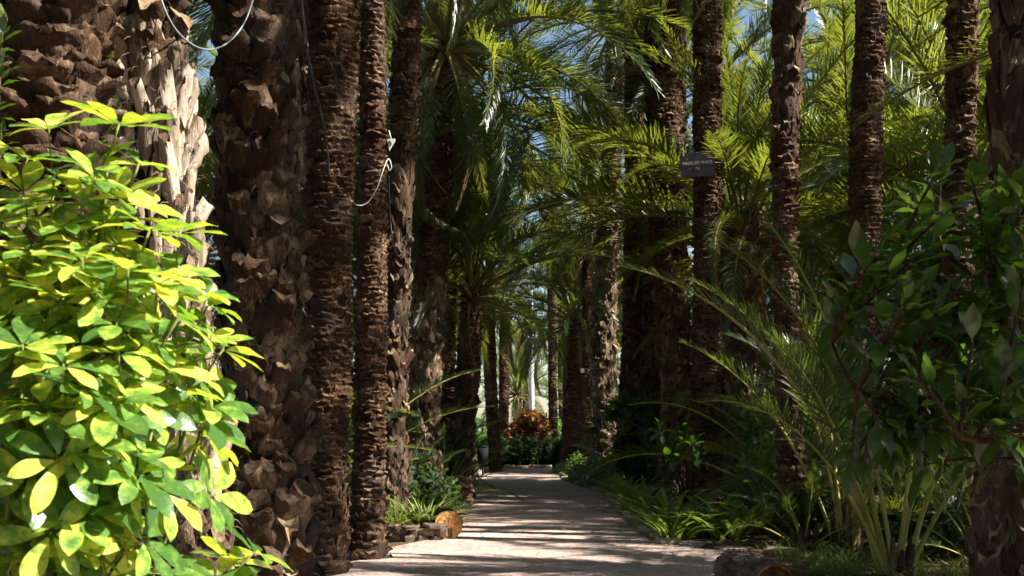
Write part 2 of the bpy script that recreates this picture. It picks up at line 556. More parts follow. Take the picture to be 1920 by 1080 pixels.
def crown(parent, top, n=34, size=1.0, seed=0, el_hi=82, el_lo=-22, rad=0.16, dead=3, drop=None, extra=()):
    r = rng(seed)
    a0 = r.uniform(0, 360)
    for i in range(n):
        t = i / max(1, n - 1)
        az = a0 + i * 137.508 + r.uniform(-10, 10)
        el = el_hi - (el_hi - el_lo) * t ** 0.95 + r.uniform(-8, 8)
        kind = 'young' if t < 0.28 else ('mid' if t < 0.72 else 'old')
        sc = size * (0.82 + 0.28 * math.sin(math.pi * min(1, t + 0.25))) * r.uniform(0.9, 1.1)
        loc = top + Vector((math.cos(R(az)) * rad * (0.3 + 0.7 * t), math.sin(R(az)) * rad * (0.3 + 0.7 * t), 0.25 * (1 - t) - 0.25 * t))
        if drop and drop(az % 360, el):
            continue
        put_frond(parent, loc, az, el, kind, sc, r.uniform(-25, 25), r.randrange(3))
    for i in range(dead):
        az = r.uniform(0, 360)
        put_frond(parent, top + Vector((math.cos(R(az)) * rad, math.sin(R(az)) * rad, -0.3)), az, r.uniform(-75, -50), 'dead', size * r.uniform(0.7, 0.95), r.uniform(-30, 30), i)
    for e in extra:
        az, el, kind, sc = e[:4]
        put_frond(parent, top + Vector((math.cos(R(az)) * rad, math.sin(R(az)) * rad, 0)), az, el, kind, sc * size, e[4] if len(e) > 4 else 0, e[5] if len(e) > 5 else 0)

# ------------------------------------------------------------------ palm trunks
def boot_mesh(seed, kind, hi=True):
    """one old leaf base; local x = across, y = outward, z = up; about 1 wide, 1 high, 1 deep"""
    r = rng(seed)
    b = MB()
    J = lambda a: r.uniform(-a, a)
    if kind == 'scale':      # low worn scar with a lip
        st = [(-0.55, 0.0, 0.58, 0.25), (0.0, 0.40, 0.57, 0.5), (0.40, 0.95, 0.50, 0.60), (0.58, 1.0 + J(0.2), 0.42, 0.45)]
    elif kind == 'slab':     # long flat strap
        st = [(-0.6, 0.0, 0.50, 0.35), (-0.1, 0.45, 0.46, 0.5), (0.45, 0.85, 0.42, 0.5), (0.85 + J(0.25), 1.05, 0.36 + J(0.1), 0.42)]
    elif kind == 'ledge':    # heavy lip
        st = [(-0.6, 0.0, 0.56, 0.35), (-0.05, 0.50, 0.58, 0.6), (0.30, 1.05, 0.53, 0.75), (0.52 + J(0.1), 1.1 + J(0.2), 0.42, 0.6)]
    else:                    # chunk, cut off short
        st = [(-0.65, 0.0, 0.52, 0.4), (-0.15, 0.5, 0.54, 0.65), (0.30, 0.95, 0.45, 0.7), (0.58 + J(0.2), 1.1 + J(0.25), 0.34 + J(0.10), 0.55)]
    if hi:
        prof = [(-1.0, -0.30), (-0.86, 0.02), (-0.62, 0.26), (-0.32, 0.42), (0.0, 0.48), (0.32, 0.42), (0.62, 0.26), (0.86, 0.02), (1.0, -0.30), (0.5, -0.75), (-0.5, -0.75)]
        ks = [0, 0.7, 1.3, 1.8, 2.3, 2.7, 3.0]
    else:
        prof = [(-1.0, -0.25), (-0.62, 0.30), (0.0, 0.48), (0.62, 0.30), (1.0, -0.25), (0.0, -0.75)]
        ks = [0, 1.2, 2.2, 3.0]
    n = len(prof)
    shear = J(0.3)
    bite = [(J(1.0), r.uniform(0.15, 0.4), r.uniform(0.0, 0.35)) for _ in range(3)]
    rows = []
    for ki, kk in enumerate(ks):
        i = min(2, int(kk)); a = kk - i
        z, y, hw, th = [st[i][q] + (st[i + 1][q] - st[i][q]) * a for q in range(4)]
        row = []
        for (px_, py_) in prof:
            u = kk / 3.0
            dz = -0.30 * py_ * (1.3 if kind == 'chunk' else 0.7) * u * u
            for bx, bw, bd in bite:                                   # ragged torn edge
                dz -= bd * u * u * max(0, 1 - abs(px_ - bx) / bw)
            nv = mnoise.noise_vector(Vector((px_ * 2.1 + seed, py_ * 2.1, kk * 1.1)))
            nw = mnoise.noise_vector(Vector((px_ * 5.3 + seed, py_ * 5.3, kk * 2.9 + 7)))
            row.append((px_ * hw + shear * (z + 0.5) * 0.4 + 0.10 * nv.x + 0.04 * nw.x,
                        y - 0.45 * th + py_ * th + 0.20 * nv.y + 0.10 * nw.y - 0.05, z + dz + 0.10 * nv.z + 0.06 * nw.z))
        rows.append(row)
    for row in rows:
        b.v.extend(row)
    for k in range(len(ks) - 1):
        for i in range(n):
            i2 = (i + 1) % n
            b.face((k * n + i, k * n + i2, (k + 1) * n + i2, (k + 1) * n + i))
    last = rows[-1]
    c = [sum(p[j] for p in last) / n for j in range(3)]
    o = len(b.v)
    b.v.extend(last)                       # the cut end keeps its own sharp edge
    if hi:
        for p in last:
            b.v.append((c[0] + (p[0] - c[0]) * 0.5 + J(0.04), c[1] + (p[1] - c[1]) * 0.5 + J(0.05), c[2] + (p[2] - c[2]) * 0.5 - 0.08 + J(0.07)))
        for i in range(n):
            i2 = (i + 1) % n
            b.face((o + i, o + i2, o + n + i2, o + n + i), 1)
        o += n
    b.v.append((c[0] + J(0.06), c[1] - 0.05, c[2] - 0.10 + J(0.06)))
    for i in range(n):
        b.face((o + i, o + (i + 1) % n, len(b.v) - 1), 1)
    return b

NB = 10
BOOT, BOOT_HI = {}, {}
for kind in ('scale', 'slab', 'ledge', 'chunk'):
    BOOT[kind] = [boot_mesh(100 + i * 7, kind, False) for i in range(NB)]
    BOOT_HI[kind] = [boot_mesh(100 + i * 7, kind, True) for i in range(NB)]
BOOT_ME = {}
def boot_me(kind, var, mats):
    key = (kind, var, tuple(m.name for m in mats))
    if key not in BOOT_ME:
        BOOT_ME[key] = BOOT_HI[kind][var].mesh('leaf_base', list(mats), smooth=True)
    return BOOT_ME[key]

STYLE = {
    # kind, across, up, out, row step, jitter, materials
    'ring':  dict(kind='scale', w=0.125, h=0.085, o=0.055, dz=0.062, mats=('scale', 'scale'), jit=0.16),
    'ringb': dict(kind='scale', w=0.15, h=0.11, o=0.066, dz=0.085, mats=('scale', 'boot'), jit=0.22),
    'chunk': dict(kind='chunk', w=0.20, h=0.21, o=0.125, dz=0.155, mats=('boot', 'cut'), jit=0.32),
    'ledge': dict(kind='ledge', w=0.20, h=0.155, o=0.125, dz=0.115, mats=('boot', 'boot'), jit=0.30),
    'slab':  dict(kind='slab', w=0.115, h=0.27, o=0.085, dz=0.20, mats=('boot_pale', 'cut'), jit=0.42),
    'strap': dict(kind='slab', w=0.13, h=0.33, o=0.09, dz=0.24, mats=('boot_grey', 'cut'), jit=0.45),
    'boots_lit': dict(kind='chunk', w=0.16, h=0.25, o=0.10, dz=0.15, mats=('boot_lit', 'cut'), jit=0.34),
    'boots': dict(kind='chunk', w=0.16, h=0.25, o=0.10, dz=0.15, mats=('boot', 'cut'), jit=0.34),
}

def in_frame(p):
    if p.y < 0.5:
        return False
    x = 960 + p.x * F / p.y
    y = HZ - (p.z - EYE) * F / p.y
    return -30 < x < 1950 and -30 < y < 1110

def trunk(parent, base, pts, styles, seed=0, detail=True, fibre=0):
    """pts: list of (Vector world, radius) bottom to top; styles: list of (z_from, style)"""
    r = rng(seed)
    P = [p - base for p, _ in pts]
    zs = [p.z for p in P]
    def at(z):
        if z <= zs[0]:
            return P[0] + Vector((0, 0, z - zs[0])), pts[0][1]
        for i in range(len(P) - 1):
            if z <= zs[i + 1]:
                a = (z - zs[i]) / (zs[i + 1] - zs[i])
                a2 = a * a * (3 - 2 * a) * 0.4 + a * 0.6
                return P[i].lerp(P[i + 1], a2), pts[i][1] + (pts[i + 1][1] - pts[i][1]) * a
        return P[-1].copy(), pts[-1][1]
    top = zs[-1]
    def style_at(z):
        s = styles[0][1]
        for zf, nm in styles:
            if z >= zf:
                s = nm
        return STYLE[s]
    # core
    b = MB()
    nz = max(8, int((top + 0.25) / 0.16)); sides = 16
    for i in range(nz + 1):
        z = -0.25 + (top + 0.25) * i / nz
        c, rad = at(z)
        stl = style_at(z)
        rc = max(0.05, rad - stl['o'] * 0.55)
        flare = 1 + 0.20 * math.exp(-max(0, z) / 0.16)
        for k in range(sides):
            a = 2 * math.pi * k / sides
            q = rc * flare * (1 + 0.10 * mnoise.noise(Vector((math.cos(a) * 2 + seed, math.sin(a) * 2, z * 3.0))))
            b.v.append((c.x + q * math.cos(a), c.y + q * math.sin(a), z))
    for i in range(nz):
        for k in range(sides):
            k2 = (k + 1) % sides
            b.face((i * sides + k, i * sides + k2, (i + 1) * sides + k2, (i + 1) * sides + k))
    b.face(tuple(nz * sides + k for k in range(sides)))
    tr = link('trunk', b.mesh('trunk', [M['bark']]), parent)
    # leaf bases
    items = []
    z = 0.0
    row = 0
    spin = r.uniform(0, 6.28)
    while z < top + 0.05:
        stl = style_at(z)
        c, rad = at(z)
        n = max(5, round(2 * math.pi * rad / (stl['w'] * 0.86)))
        for k in range(n):
            j = stl['jit']
            a = spin + 2 * math.pi * (k + 0.5 * (row % 2) + r.uniform(-j, j) * 0.6) / n
            zz = z + r.uniform(-j, j) * stl['dz'] * 1.2 + stl['dz'] * k / n
            c2, rad2 = at(max(0.0, zz))
            out = Vector((math.cos(a), math.sin(a), 0))
            side = Vector((-math.sin(a), math.cos(a), 0))
            up = Vector((0, 0, 1))
            lean = r.uniform(-0.22, 0.22)
            q = Quaternion(out, lean)
            side, up = q @ side, q @ up
            tip = r.uniform(-0.10, 0.22)
            q = Quaternion(side, -tip)
            o2, u2 = q @ out, q @ up
            s = r.uniform(1 - j * 0.9, 1 + j * 1.1)
            prj = stl['o'] * r.uniform(1 - j * 1.4, 1 + j * 1.4)
            wn_ = mnoise.noise(Vector((math.cos(a) * 1.1 + seed, math.sin(a) * 1.1, zz * 0.8)))
            prj *= 1.0 - 0.9 * max(0, wn_) + 0.4 * max(0, -wn_)
            s *= 1.0 + 0.35 * mnoise.noise(Vector((seed * 1.7, 3.0, zz * 0.9)))
            q_ = r.random()
            if q_ < 0.05:
                prj *= 1.5
            elif q_ < 0.05 + 0.45 * j:
                continue
            loc = Vector((c2.x, c2.y, zz)) + out * (rad2 * (1 + 0.14 * math.exp(-max(0, zz) / 0.16)) - stl['o'] * 0.85)
            m = frame(loc, -side, o2, u2, (stl['w'] * 1.12 * s, prj, stl['h'] * 1.05 * s))
            items.append((m, out, stl, r.randrange(NB), s * stl['w'] * stl['h'], loc))
        z += stl['dz'] * r.uniform(0.9, 1.1)
        row += 1
        spin += 0.08
    vis, rest = [], items
    if detail:
        vis, rest = [], []
        for it in items:
            wp = base + it[5]
            tc = (Vector((0, 0, EYE)) - wp).normalized()
            if it[1].dot(tc) > -0.1 and in_frame(wp):
                vis.append(it)
            else:
                rest.append(it)
        vis.sort(key=lambda t: -t[4])
        rest += vis[300:]
        vis = vis[:300]
    for m, out, stl, var, s, loc in vis:
        link('leaf_base', boot_me(stl['kind'], var, [M[x] for x in stl['mats']]), tr, m)
    if rest:
        mats = []
        b = MB()
        for m, out, stl, var, s, loc in rest:
            mm = tuple(stl['mats'])
            if mm not in mats:
                mats.append(mm)
            b.add(BOOT[stl['kind']][var], m, 2 * mats.index(mm))
        o = link('leaf_base_mass', b.mesh('leaf_base_mass', [M[x] for mm in mats for x in mm], smooth=False), tr)
        o['kind'] = 'stuff'
    if fibre:
        b = MB()
        for i in range(fibre):
            zz = r.uniform(0.2, top)
            c2, rad2 = at(zz)
            a = r.uniform(0, 6.283)
            if r.random() < 0.7:
                zz = round(zz / 0.4) * 0.4 + r.gauss(0, 0.06); a = round(a / 0.7) * 0.7 + r.gauss(0, 0.12)
            out = Vector((math.cos(a), math.sin(a), 0)); side = Vector((-math.sin(a), math.cos(a), 0))
            p = Vector((c2.x, c2.y, zz)) + out * (rad2 * 0.92)
            d = (out * r.uniform(0.3, 1.0) + side * r.uniform(-1, 1) + Vector((0, 0, r.uniform(-0.9, 0.5)))).normalized()
            ln = r.uniform(0.05, 0.16)
            wv = d.cross(out).normalized() * 0.0022
            p1 = p + d * ln * 0.55
            p2 = p1 + (d + Vector((0, 0, -0.8))).normalized() * ln * 0.45
            k = len(b.v)
            for q in (p - wv, p + wv, p1 - wv, p1 + wv, p2):
                b.v.append(tuple(q))
            b.face((k, k + 1, k + 3, k + 2)); b.face((k + 2, k + 3, k + 4))
        o = link('fibre_tuft', b.mesh('fibre_tuft', [M['fibre']], smooth=False), tr)
        o['kind'] = 'stuff'
    return tr, P[-1]

def palm(label, Z, pix, crown_h, styles, seed, n=34, size=1.0, detail=True, fibre=0, group=None, dead=3, el_hi=82, el_lo=-22, drop=None, extra=(), lean=0.35, name='date_palm'):
    """pix: (x, y, width) photo pixels bottom to top at depth Z"""
    pts = []
    k = Z / F
    for x, y, wd in pix:
        p = px(x, y, Z)
        pts.append((p, wd * k / 2))
    pts.sort(key=lambda t: t[0].z)
    if pts[0][0].z > 0.02:
        p0, r0 = pts[0]
        pts.insert(0, (Vector((p0.x, p0.y, 0)), r0 * 1.04))
    base = pts[0][0].copy(); base.z = 0
    if crown_h > pts[-1][0].z + 0.2:
        (pa, ra), (pb, rb) = pts[-2], pts[-1]
        dx = (pb.x - pa.x) / (pb.z - pa.z) * lean
        dz = crown_h - pb.z
        pts.append((Vector((pb.x + dx * dz, pb.y, crown_h)), rb * 0.92))
    t = thing(name, label, 'palm tree', base, group)
    tr, top = trunk(t, base, pts, styles, seed, detail, fibre)
    crown(t, top, n, size, seed + 1, el_hi, el_lo, max(0.12, pts[-1][1] * 0.8), dead, drop, extra)
    return t

# ---- left row
palm('stout date palm with heavy ledge-like leaf bases behind the variegated shrub, far left', 7.5,
     [(80, 1280, 215), (95, 800, 208), (104, 400, 204), (112, 0, 200)], 9.2, [(0, 'ledge')], 11, n=50, size=1.15, group='palms of the left row')
palm('leaning date palm with long bleached leaf-base slabs and fibre, lit by the sun', 9.0,
     [(388, 1200, 120), (375, 950, 105), (335, 700, 128), (305, 400, 146), (285, 120, 128), (280, 0, 126)], 10.2, [(0, 'boots'), (0.9, 'slab'), (4.05, 'chunk')], 12, n=50, size=1.15, fibre=2600, group='palms of the left row')
palm('thick date palm with chunky cut leaf bases, some with pale sawn faces', 11.0,
     [(500, 1127, 190), (503, 900, 172), (492, 600, 166), (480, 300, 160), (476, 0, 150)], 11.0, [(0, 'chunk')], 13, n=50, size=1.15, fibre=900, group='palms of the left row')
palm('dark ringed date palm with black cable, just left of the sunlit slender trunk', 13.0,
     [(608, 1077, 92), (612, 900, 86), (618, 500, 88), (625, 0, 100)], 11.5, [(0, 'ringb'), (0.9, 'ring')], 14, n=50, size=1.15, group='palms of the left row')
palm('slender ringed date palm with sunlit right flank standing at the gravel edge', 14.4,
     [(690, 1050, 80), (690, 1000, 68), (693, 800, 64), (698, 500, 60), (700, 0, 48)], 12.0, [(0, 'ringb'), (0.55, 'ring')], 15, n=50, size=1.15, group='palms of the left row')
palm('date palm with broken upturned petiole stubs behind the sunlit slender trunk', 20.0,
     [(735, 980, 62), (738, 800, 52), (745, 500, 48), (757, 250, 52), (765, 0, 58)], 13.0, [(0, 'boots'), (5.6, 'ringb')], 16, n=50, size=1.15, group='palms of the left row')
palm('reddish fibrous date palm half hidden behind the dark ringed trunk', 16.5,
     [(600, 1018, 60), (598, 600, 55), (592, 200, 64), (583, 0, 72)], 8.8, [(0, 'ringb'), (4.5, 'slab')], 17, n=50, size=1.15, fibre=300, group='palms of the left row')
palm('dark date palm with broken boots carrying a small white lamp, crown in view', 25.0,
     [(795, 944, 78), (795, 800, 64), (803, 600, 66), (820, 350, 56), (832, 120, 58), (836, 90, 60)], 9.0, [(0, 'boots_lit'), (4.3, 'ring')], 18, n=68, size=1.35, el_lo=-60, dead=5, group='palms of the left row')
palm('slim grey-brown date palm in shade beside the short leaning palm', 30.0,
     [(838, 920, 36), (840, 700, 32), (843, 400, 32)], 8.6, [(0, 'ringb')], 19, n=60, size=1.3, el_lo=-58, detail=True, group='palms of the left row')
palm('short leaning date palm with upright feathery crown over the path edge', 27.0,
     [(862, 930, 50), (866, 850, 46), (878, 700, 46), (886, 545, 44)], 4.4, [(0, 'boots'), (2.4, 'ringb')], 20, n=34, size=0.95, el_lo=-5, dead=1, group='palms of the left row',
     extra=[(0, 35, 'mid', 1.0), (20, 50, 'mid', 0.9), (180, 40, 'mid', 0.9), (-30, 30, 'mid', 1.0)])
palm('thin dark date palm beside the litter bin at the path end', 42.0,
     [(930, 884, 24), (926, 830, 24), (919, 700, 25), (916, 600, 25)], 6.2, [(0, 'ring')], 21, n=36, size=0.9, el_lo=-25, detail=False, group='palms at the path end')
palm('pale sunlit date palm trunk left of the white mast', 50.0,
     [(944, 872, 20), (945, 700, 20), (946, 620, 20)], 6.0, [(0, 'ring')], 22, n=30, size=0.8, el_lo=-20, detail=False, group='palms at the path end')

# ---- right row
palm('thin dark date palm just right of the white mast', 48.0,
     [(1038, 875, 19), (1036, 700, 17), (1034, 450, 16)], 9.6, [(0, 'ring')], 31, n=48, size=1.0, el_lo=-30, detail=False, group='palms at the path end')
palm('short stout date palm with orange petioles closing the right row', 42.0,
     [(1075, 885, 50), (1076, 760, 44), (1078, 600, 40)], 5.2, [(0, 'ring')], 32, n=48, size=1.0, el_lo=-20, detail=False, group='palms at the path end')
palm('pale booted date palm catching sun above the low green ground cover', 37.0,
     [(1132, 897, 66), (1134, 820, 46), (1130, 700, 48), (1137, 500, 44), (1148, 250, 36), (1152, 100, 34)], 13.2, [(0, 'boots_lit'), (7.0, 'ringb')], 33, n=48, size=1.15, el_lo=-45, group='palms of the right row')
palm('narrow black-looking date palm behind the arching fronds, right of the pale booted palm', 31.0,
     [(1180, 916, 50), (1184, 700, 40), (1188, 400, 36), (1188, 0, 36)], 14.2, [(0, 'boots'), (3.0, 'ringb')], 34, n=48, size=1.1, el_lo=-40, group='palms of the right row')
palm('broad dark date palm left of the name plaque', 27.5,
     [(1266, 931, 66), (1266, 700, 60), (1252, 450, 74), (1246, 0, 78)], 12.6, [(0, 'boots_lit'), (5.2, 'ringb')], 35, n=48, size=1.1, el_lo=-45, group='palms of the right row')
palm('straight date palm carrying the name plaque', 24.0,
     [(1322, 950, 66), (1324, 700, 58), (1326, 400, 54), (1326, 0, 56)], 11.4, [(0, 'ringb')], 36, n=34, size=1.0, el_lo=-30, group='palms of the right row')
palm('short thick date palm with a low arching crown behind the plaque palm', 25.5,
     [(1402, 941, 88), (1402, 700, 82), (1398, 520, 74), (1394, 430, 66)], 5.35, [(0, 'boots_lit')], 37, n=30, size=1.12, el_lo=0, dead=2, group='palms of the right row',
     extra=[(188, 22, 'mid', 1.2, 20, 0), (198, 14, 'mid', 1.2, -10, 1), (192, 46, 'mid', 1.3, 15, 0), (215, 48, 'mid', 1.1, 0, 2), (170, 55, 'mid', 1.15, 30, 1), (235, 62, 'young', 1.15), (250, 40, 'mid', 1.0, 0, 0), (262, 66, 'mid', 0.9, 25, 2)])
palm('slim date palm between the plaque palm and the ring-scarred palm', 17.0,
     [(1488, 1012, 66), (1482, 850, 54), (1470, 500, 50), (1472, 250, 54), (1478, 0, 66)], 14.0, [(0, 'ringb'), (5.3, 'boots')], 38, n=30, size=1.0, group='palms of the right row')
palm('straight date palm with regular ring scars in front of glowing fronds', 17.5,
     [(1615, 1006, 66), (1620, 600, 62), (1622, 350, 60), (1632, 0, 60)], 14.8, [(0, 'ring')], 39, n=30, size=1.0, group='palms of the right row')
palm('dark date palm rising out of the broad-leaved shrub near the right edge', 15.5,
     [(1790, 1032, 66), (1796, 500, 62), (1800, 300, 61), (1806, 0, 60)], 14.2, [(0, 'ringb')], 40, n=30, size=1.0, group='palms of the right row')
palm('splintered date palm with long grey leaf-base straps cut by the right edge', 9.5,
     [(1885, 1179, 125), (1890, 900, 110), (1900, 600, 105), (1912, 300, 110), (1918, 0, 105)], 13.0, [(0, 'boots'), (1.3, 'strap')], 41, n=30, size=1.0, fibre=600, group='palms of the right row')

palm('dark date palm wedged between the narrow palm and the broad palm left of the plaque', 33.0,
     [(1226, 909, 52), (1226, 700, 46), (1222, 400, 40), (1218, 0, 38)], 14.6, [(0, 'boots'), (4.0, 'ringb')], 43, n=44, size=1.1, el_lo=-40, detail=False, group='palms of the right row')
palm('slender dark date palm just left of the pale booted palm', 40.0,
     [(1103, 890, 26), (1101, 600, 20), (1100, 470, 19)], 8.4, [(0, 'ring')], 44, n=44, size=1.0, el_lo=-40, detail=False, group='palms of the right row')
palm('dark date palm trunk squeezed behind the plaque palm on its right', 30.0,
     [(1352, 920, 40), (1350, 700, 34), (1346, 300, 32)], 9.6, [(0, 'ringb')], 45, n=44, size=1.1, el_lo=-40, detail=False, group='palms of the right row')

# ---- the grove behind both rows
def grove_palm(label, X, Y, h, seed, n=32, size=1.1, el_lo=-30, group=None, rad=0.24, style='ringb'):
    r = rng(seed)
    base = Vector((X, Y, 0))
    t = thing('grove_palm', label, 'palm tree', base, group)
    pts = [(base + Vector((0, 0, 0)), rad * 1.15), (base + Vector((r.uniform(-.2, .2), r.uniform(-.2, .2), h * 0.5)), rad), (base + Vector((r.uniform(-.4, .4), r.uniform(-.4, .4), h)), rad * 0.95)]
    tr, top = trunk(t, base, pts, [(0, style)], seed, False)
    crown(t, top, n, size, seed + 1, 82, el_lo, 0.18, 5)
    return t

GR_LABELS = ['sunlit low-crowned palm directly behind the ring-scarred palm', 'sunlit low palm glowing behind the splintered palm at the right edge',
    'date palm deeper in the grove behind the glowing palm at the right edge', 'sunlit date palm deep between the slim palm and the ring-scarred palm',
    'tall date palm deep in the grove at the upper right edge', 'date palm hidden right behind the short thick palm', 'far date palm deep in the grove right of the slim palm',
    'tallest far date palm at the upper right corner of the grove', 'far date palm behind the narrow black-looking palm',
    'far tall date palm behind the glowing fronds right of the slim palm', 'nearly trunkless far palm low between the narrow palm and the broad palm', 'short far palm low behind the plaque palm',
    'tall palm with its crown at the top edge between slim and ring-scarred palms', 'tall date palm with its crown at the top edge right of the ring-scarred palm', 'tall date palm crown filling the top edge left of the palm rising from the shrub']
GRP = 'grove palms behind the right row'
for i, (X, Y, h, s) in enumerate([
        (7.9, 28.6, 5.0, 1.6), (9.6, 24.5, 5.2, 1.6), (11.6, 29.0, 6.2, 1.5), (8.0, 31.2, 6.4, 1.25), (15.6, 38.6, 9.5, 1.3), (5.6, 31.5, 5.4, 1.2),
        (9.2, 40.0, 8.5, 1.2), (16.0, 40.0, 11.0, 1.3), (4.6, 52.0, 8.0, 1.1), (12.0, 48.0, 10.0, 1.2), (5.1, 49.5, 2.2, 1.15), (7.6, 54.0, 3.4, 1.2), (10.4, 40.5, 12.0, 1.3), (14.0, 41.5, 13.2, 1.35), (11.0, 31.5, 10.2, 1.3)]):
    grove_palm(GR_LABELS[i], X, Y, h, 300 + i * 3, 46, s, -35, GRP)
GL_LABELS = ['low date palm in the gap between the bleached palm and the thick chunky palm', 'date palm deep behind the stout palm and the bleached palm', 'low date palm behind the dark ringed palm and the sunlit slender palm',
    'date palm seen in the gap between the thick chunky palm and the dark ringed palm', 'far date palm in the upper gap left of the bleached palm', 'date palm behind the broken stub palm on the left',
    'far tall date palm behind the thick chunky palm', 'tallest far palm behind the stout palm at the far left', 'far date palm behind the lamp palm on the left', 'far date palm behind the slim grey-brown palm']
GLP = 'grove palms behind the left row'
for i, (X, Y, h, s) in enumerate([
        (-5.4, 20.5, 4.2, 0.85), (-7.5, 24.0, 6.8, 1.25), (-3.6, 27.5, 5.0, 1.15), (-5.0, 33.0, 8.2, 1.2), (-9.5, 30.0, 8.0, 1.25), (-3.4, 38.0, 6.2, 1.1),
        (-7.0, 41.0, 9.5, 1.2), (-12.5, 38.0, 11.0, 1.25), (-4.4, 47.0, 8.8, 1.1), (-2.6, 53.0, 6.4, 1.0)]):
    grove_palm(GL_LABELS[i], X, Y, h, 400 + i * 3, 44, s, -40, GLP)
GF_LABELS = ['short pale palm beyond the hedge beside the foot of the white mast', 'far palm beyond the hedge behind the pale booted palm', 'far palm beyond the hedge behind the short leaning palm',
    'most distant small palm directly behind the white mast', 'distant tall palm right of the white mast', 'distant tall palm behind the slim grey-brown palm', 'distant palm behind the narrow black-looking palm']
for i, (X, Y, h, s) in enumerate([(0.2, 66.0, 3.2, 1.0), (5.4, 70.0, 5.0, 1.1), (-4.6, 70.0, 6.0, 1.1), (0.9, 92.0, 6.6, 1.1), (3.4, 84.0, 9.5, 1.2), (-4.0, 86.0, 10.0, 1.2), (6.5, 74.0, 8.0, 1.2)]):
    grove_palm(GF_LABELS[i], X, Y, h, 500 + i * 3, 40, s, -35, 'palms beyond the path end')
GS = 'tall date palm off to the right of the view shading the path'
for i, (X, Y, h, s) in enumerate([(7.8, 11.4, 4.6, 1.1), (13.6, 16.0, 9.0, 1.2), (10.6, 19.0, 7.4, 1.2), (12.5, 20.5, 9.0, 1.25), (15.5, 26.0, 11.5, 1.3), (8.0, 5.4, 6.0, 1.15), (8.8, 9.4, 6.4, 1.1), (6.4, 9.6, 10.4, 0.85)]):
    grove_palm(GS, X, Y, h, 600 + i * 3, 46, s, -40, 'palms to the right of the view')
GB = 'unseen date palm of the grove behind the viewpoint, added to block skylight'  # out-of-view palms behind and to the left, put in to block skylight
for i, (X, Y, h, s) in enumerate([(-5.5, -5.0, 6.5, 1.3), (-2.6, -9.0, 7.0, 1.3), (1.8, -8.0, 6.0, 1.3), (5.6, -6.5, 7.0, 1.3), (9.5, -3.5, 6.5, 1.2), (-8.0, 0.0, 6.5, 1.3), (-7.5, 6.0, 6.5, 1.3), (-8.5, 12.0, 7.5, 1.3), (-12.0, 17.5, 9.0, 1.3), (-3.6, 1.2, 9.5, 1.2), (-5.4, 3.6, 7.0, 1.25), (-5.6, 9.6, 7.5, 1.2), (3.6, -3.5, 9.0, 1.2), (-0.6, -4.2, 9.5, 1.2)]):
    grove_palm(GB, X, Y, h, 650 + i * 3, 46, s, -40, 'unseen grove palms behind the viewpoint blocking skylight')

# ------------------------------------------------------------------ leaves of the smaller plants
def blade(b, origin, d, nrm, ln, wd, prof, fold=0.12, curl=0.25, wave=0.0, m=0, ph=0.0):
    """one leaf blade: strip of stations along d, folded along its midrib, curling away from nrm"""
    d = d.normalized()
    s = d.cross(nrm).normalized()
    n = s.cross(d).normalized()
    base = len(b.v)
    cur = Vector(origin); dd = d.copy(); K = len(prof) - 1
    for i, w_ in enumerate(prof):
        if i:
            dd = (dd - n * curl / K * (0.6 + 0.8 * i / K)).normalized()
            cur = cur + dd * ln / K
        n2 = s.cross(dd).normalized()
        wob = wave * math.sin(ph + i * 2.1)
        if i == K:
            b.v.append(tuple(cur))
        else:
            b.v.append(tuple(cur - s * wd * w_ + n2 * wd * w_ * (fold + wob)))
            b.v.append(tuple(cur))
            b.v.append(tuple(cur + s * wd * w_ + n2 * wd * w_ * (fold - wob)))
    for i in range(K - 1):
        o = base + 3 * i
        b.face((o, o + 1, o + 4, o + 3), m); b.face((o + 1, o + 2, o + 5, o + 4), m)
    o = base + 3 * (K - 1)
    b.face((o, o + 1, o + 3), m); b.face((o + 1, o + 2, o + 3), m)

OBOVATE = (0.10, 0.34, 0.60, 0.83, 0.97, 1.0, 0.90, 0.60, 0.0)
ELLIPT = (0.10, 0.55, 0.90, 1.0, 0.80, 0.42, 0.0)
STRAP = (0.8, 1.0, 1.0, 0.95, 0.85, 0.6, 0.0)

def orient(loc, d, nrm, sc=1.0):
    d = d.normalized()
    s = nrm.cross(d)
    s = s.normalized() if s.length > 1e-4 else d.orthogonal().normalized()
    n = d.cross(s).normalized()
    return frame(loc, d, s, n, (sc, sc, sc))

def curve_pts(a, c, lift, n=8, side=Vector((0, 0, 0))):
    mid = a.lerp(c, 0.5) + Vector((0, 0, lift)) + side
    out = []
    for i in range(n + 1):
        t = i / n
        out.append(a * (1 - t) ** 2 + mid * 2 * t * (1 - t) + c * t * t)
    return out

# ---- variegated umbrella shrub in the foreground
def make_leaflet(seed):
    r = rng(seed)
    b = MB()
    blade(b, (0, 0, 0), Vector((1, 0, 0)), Vector((0, 0, 1)), 0.112 * r.uniform(0.88, 1.12), 0.0245 * r.uniform(0.85, 1.15), OBOVATE, 0.16, r.uniform(0.2, 0.75), 0.06, 0, r.uniform(0, 6))
    return b
LEAFLET = [make_leaflet(700 + i) for i in range(6)]
LEAFLET_ME = [[b.mesh('leaflet', [M[q]]) for b in LEAFLET] for q in ('scheff', 'scheff_old')]
def whorl_layout(seed):
    r = rng(seed)
    k = r.choice((6, 7, 7, 8))
    out = []
    a0 = r.uniform(0, 6.28)
    for i in range(k):
        a = a0 + 6.283 * (i + r.uniform(-0.18, 0.18)) / k
        el = R(r.uniform(0, 34))
        d = Vector((math.cos(a) * math.cos(el), math.sin(a) * math.cos(el), math.sin(el)))
        out.append((orient(d * 0.012, d, Vector((0, 0, 1)), r.uniform(0.75, 1.12)), r.randrange(6)))
    return out
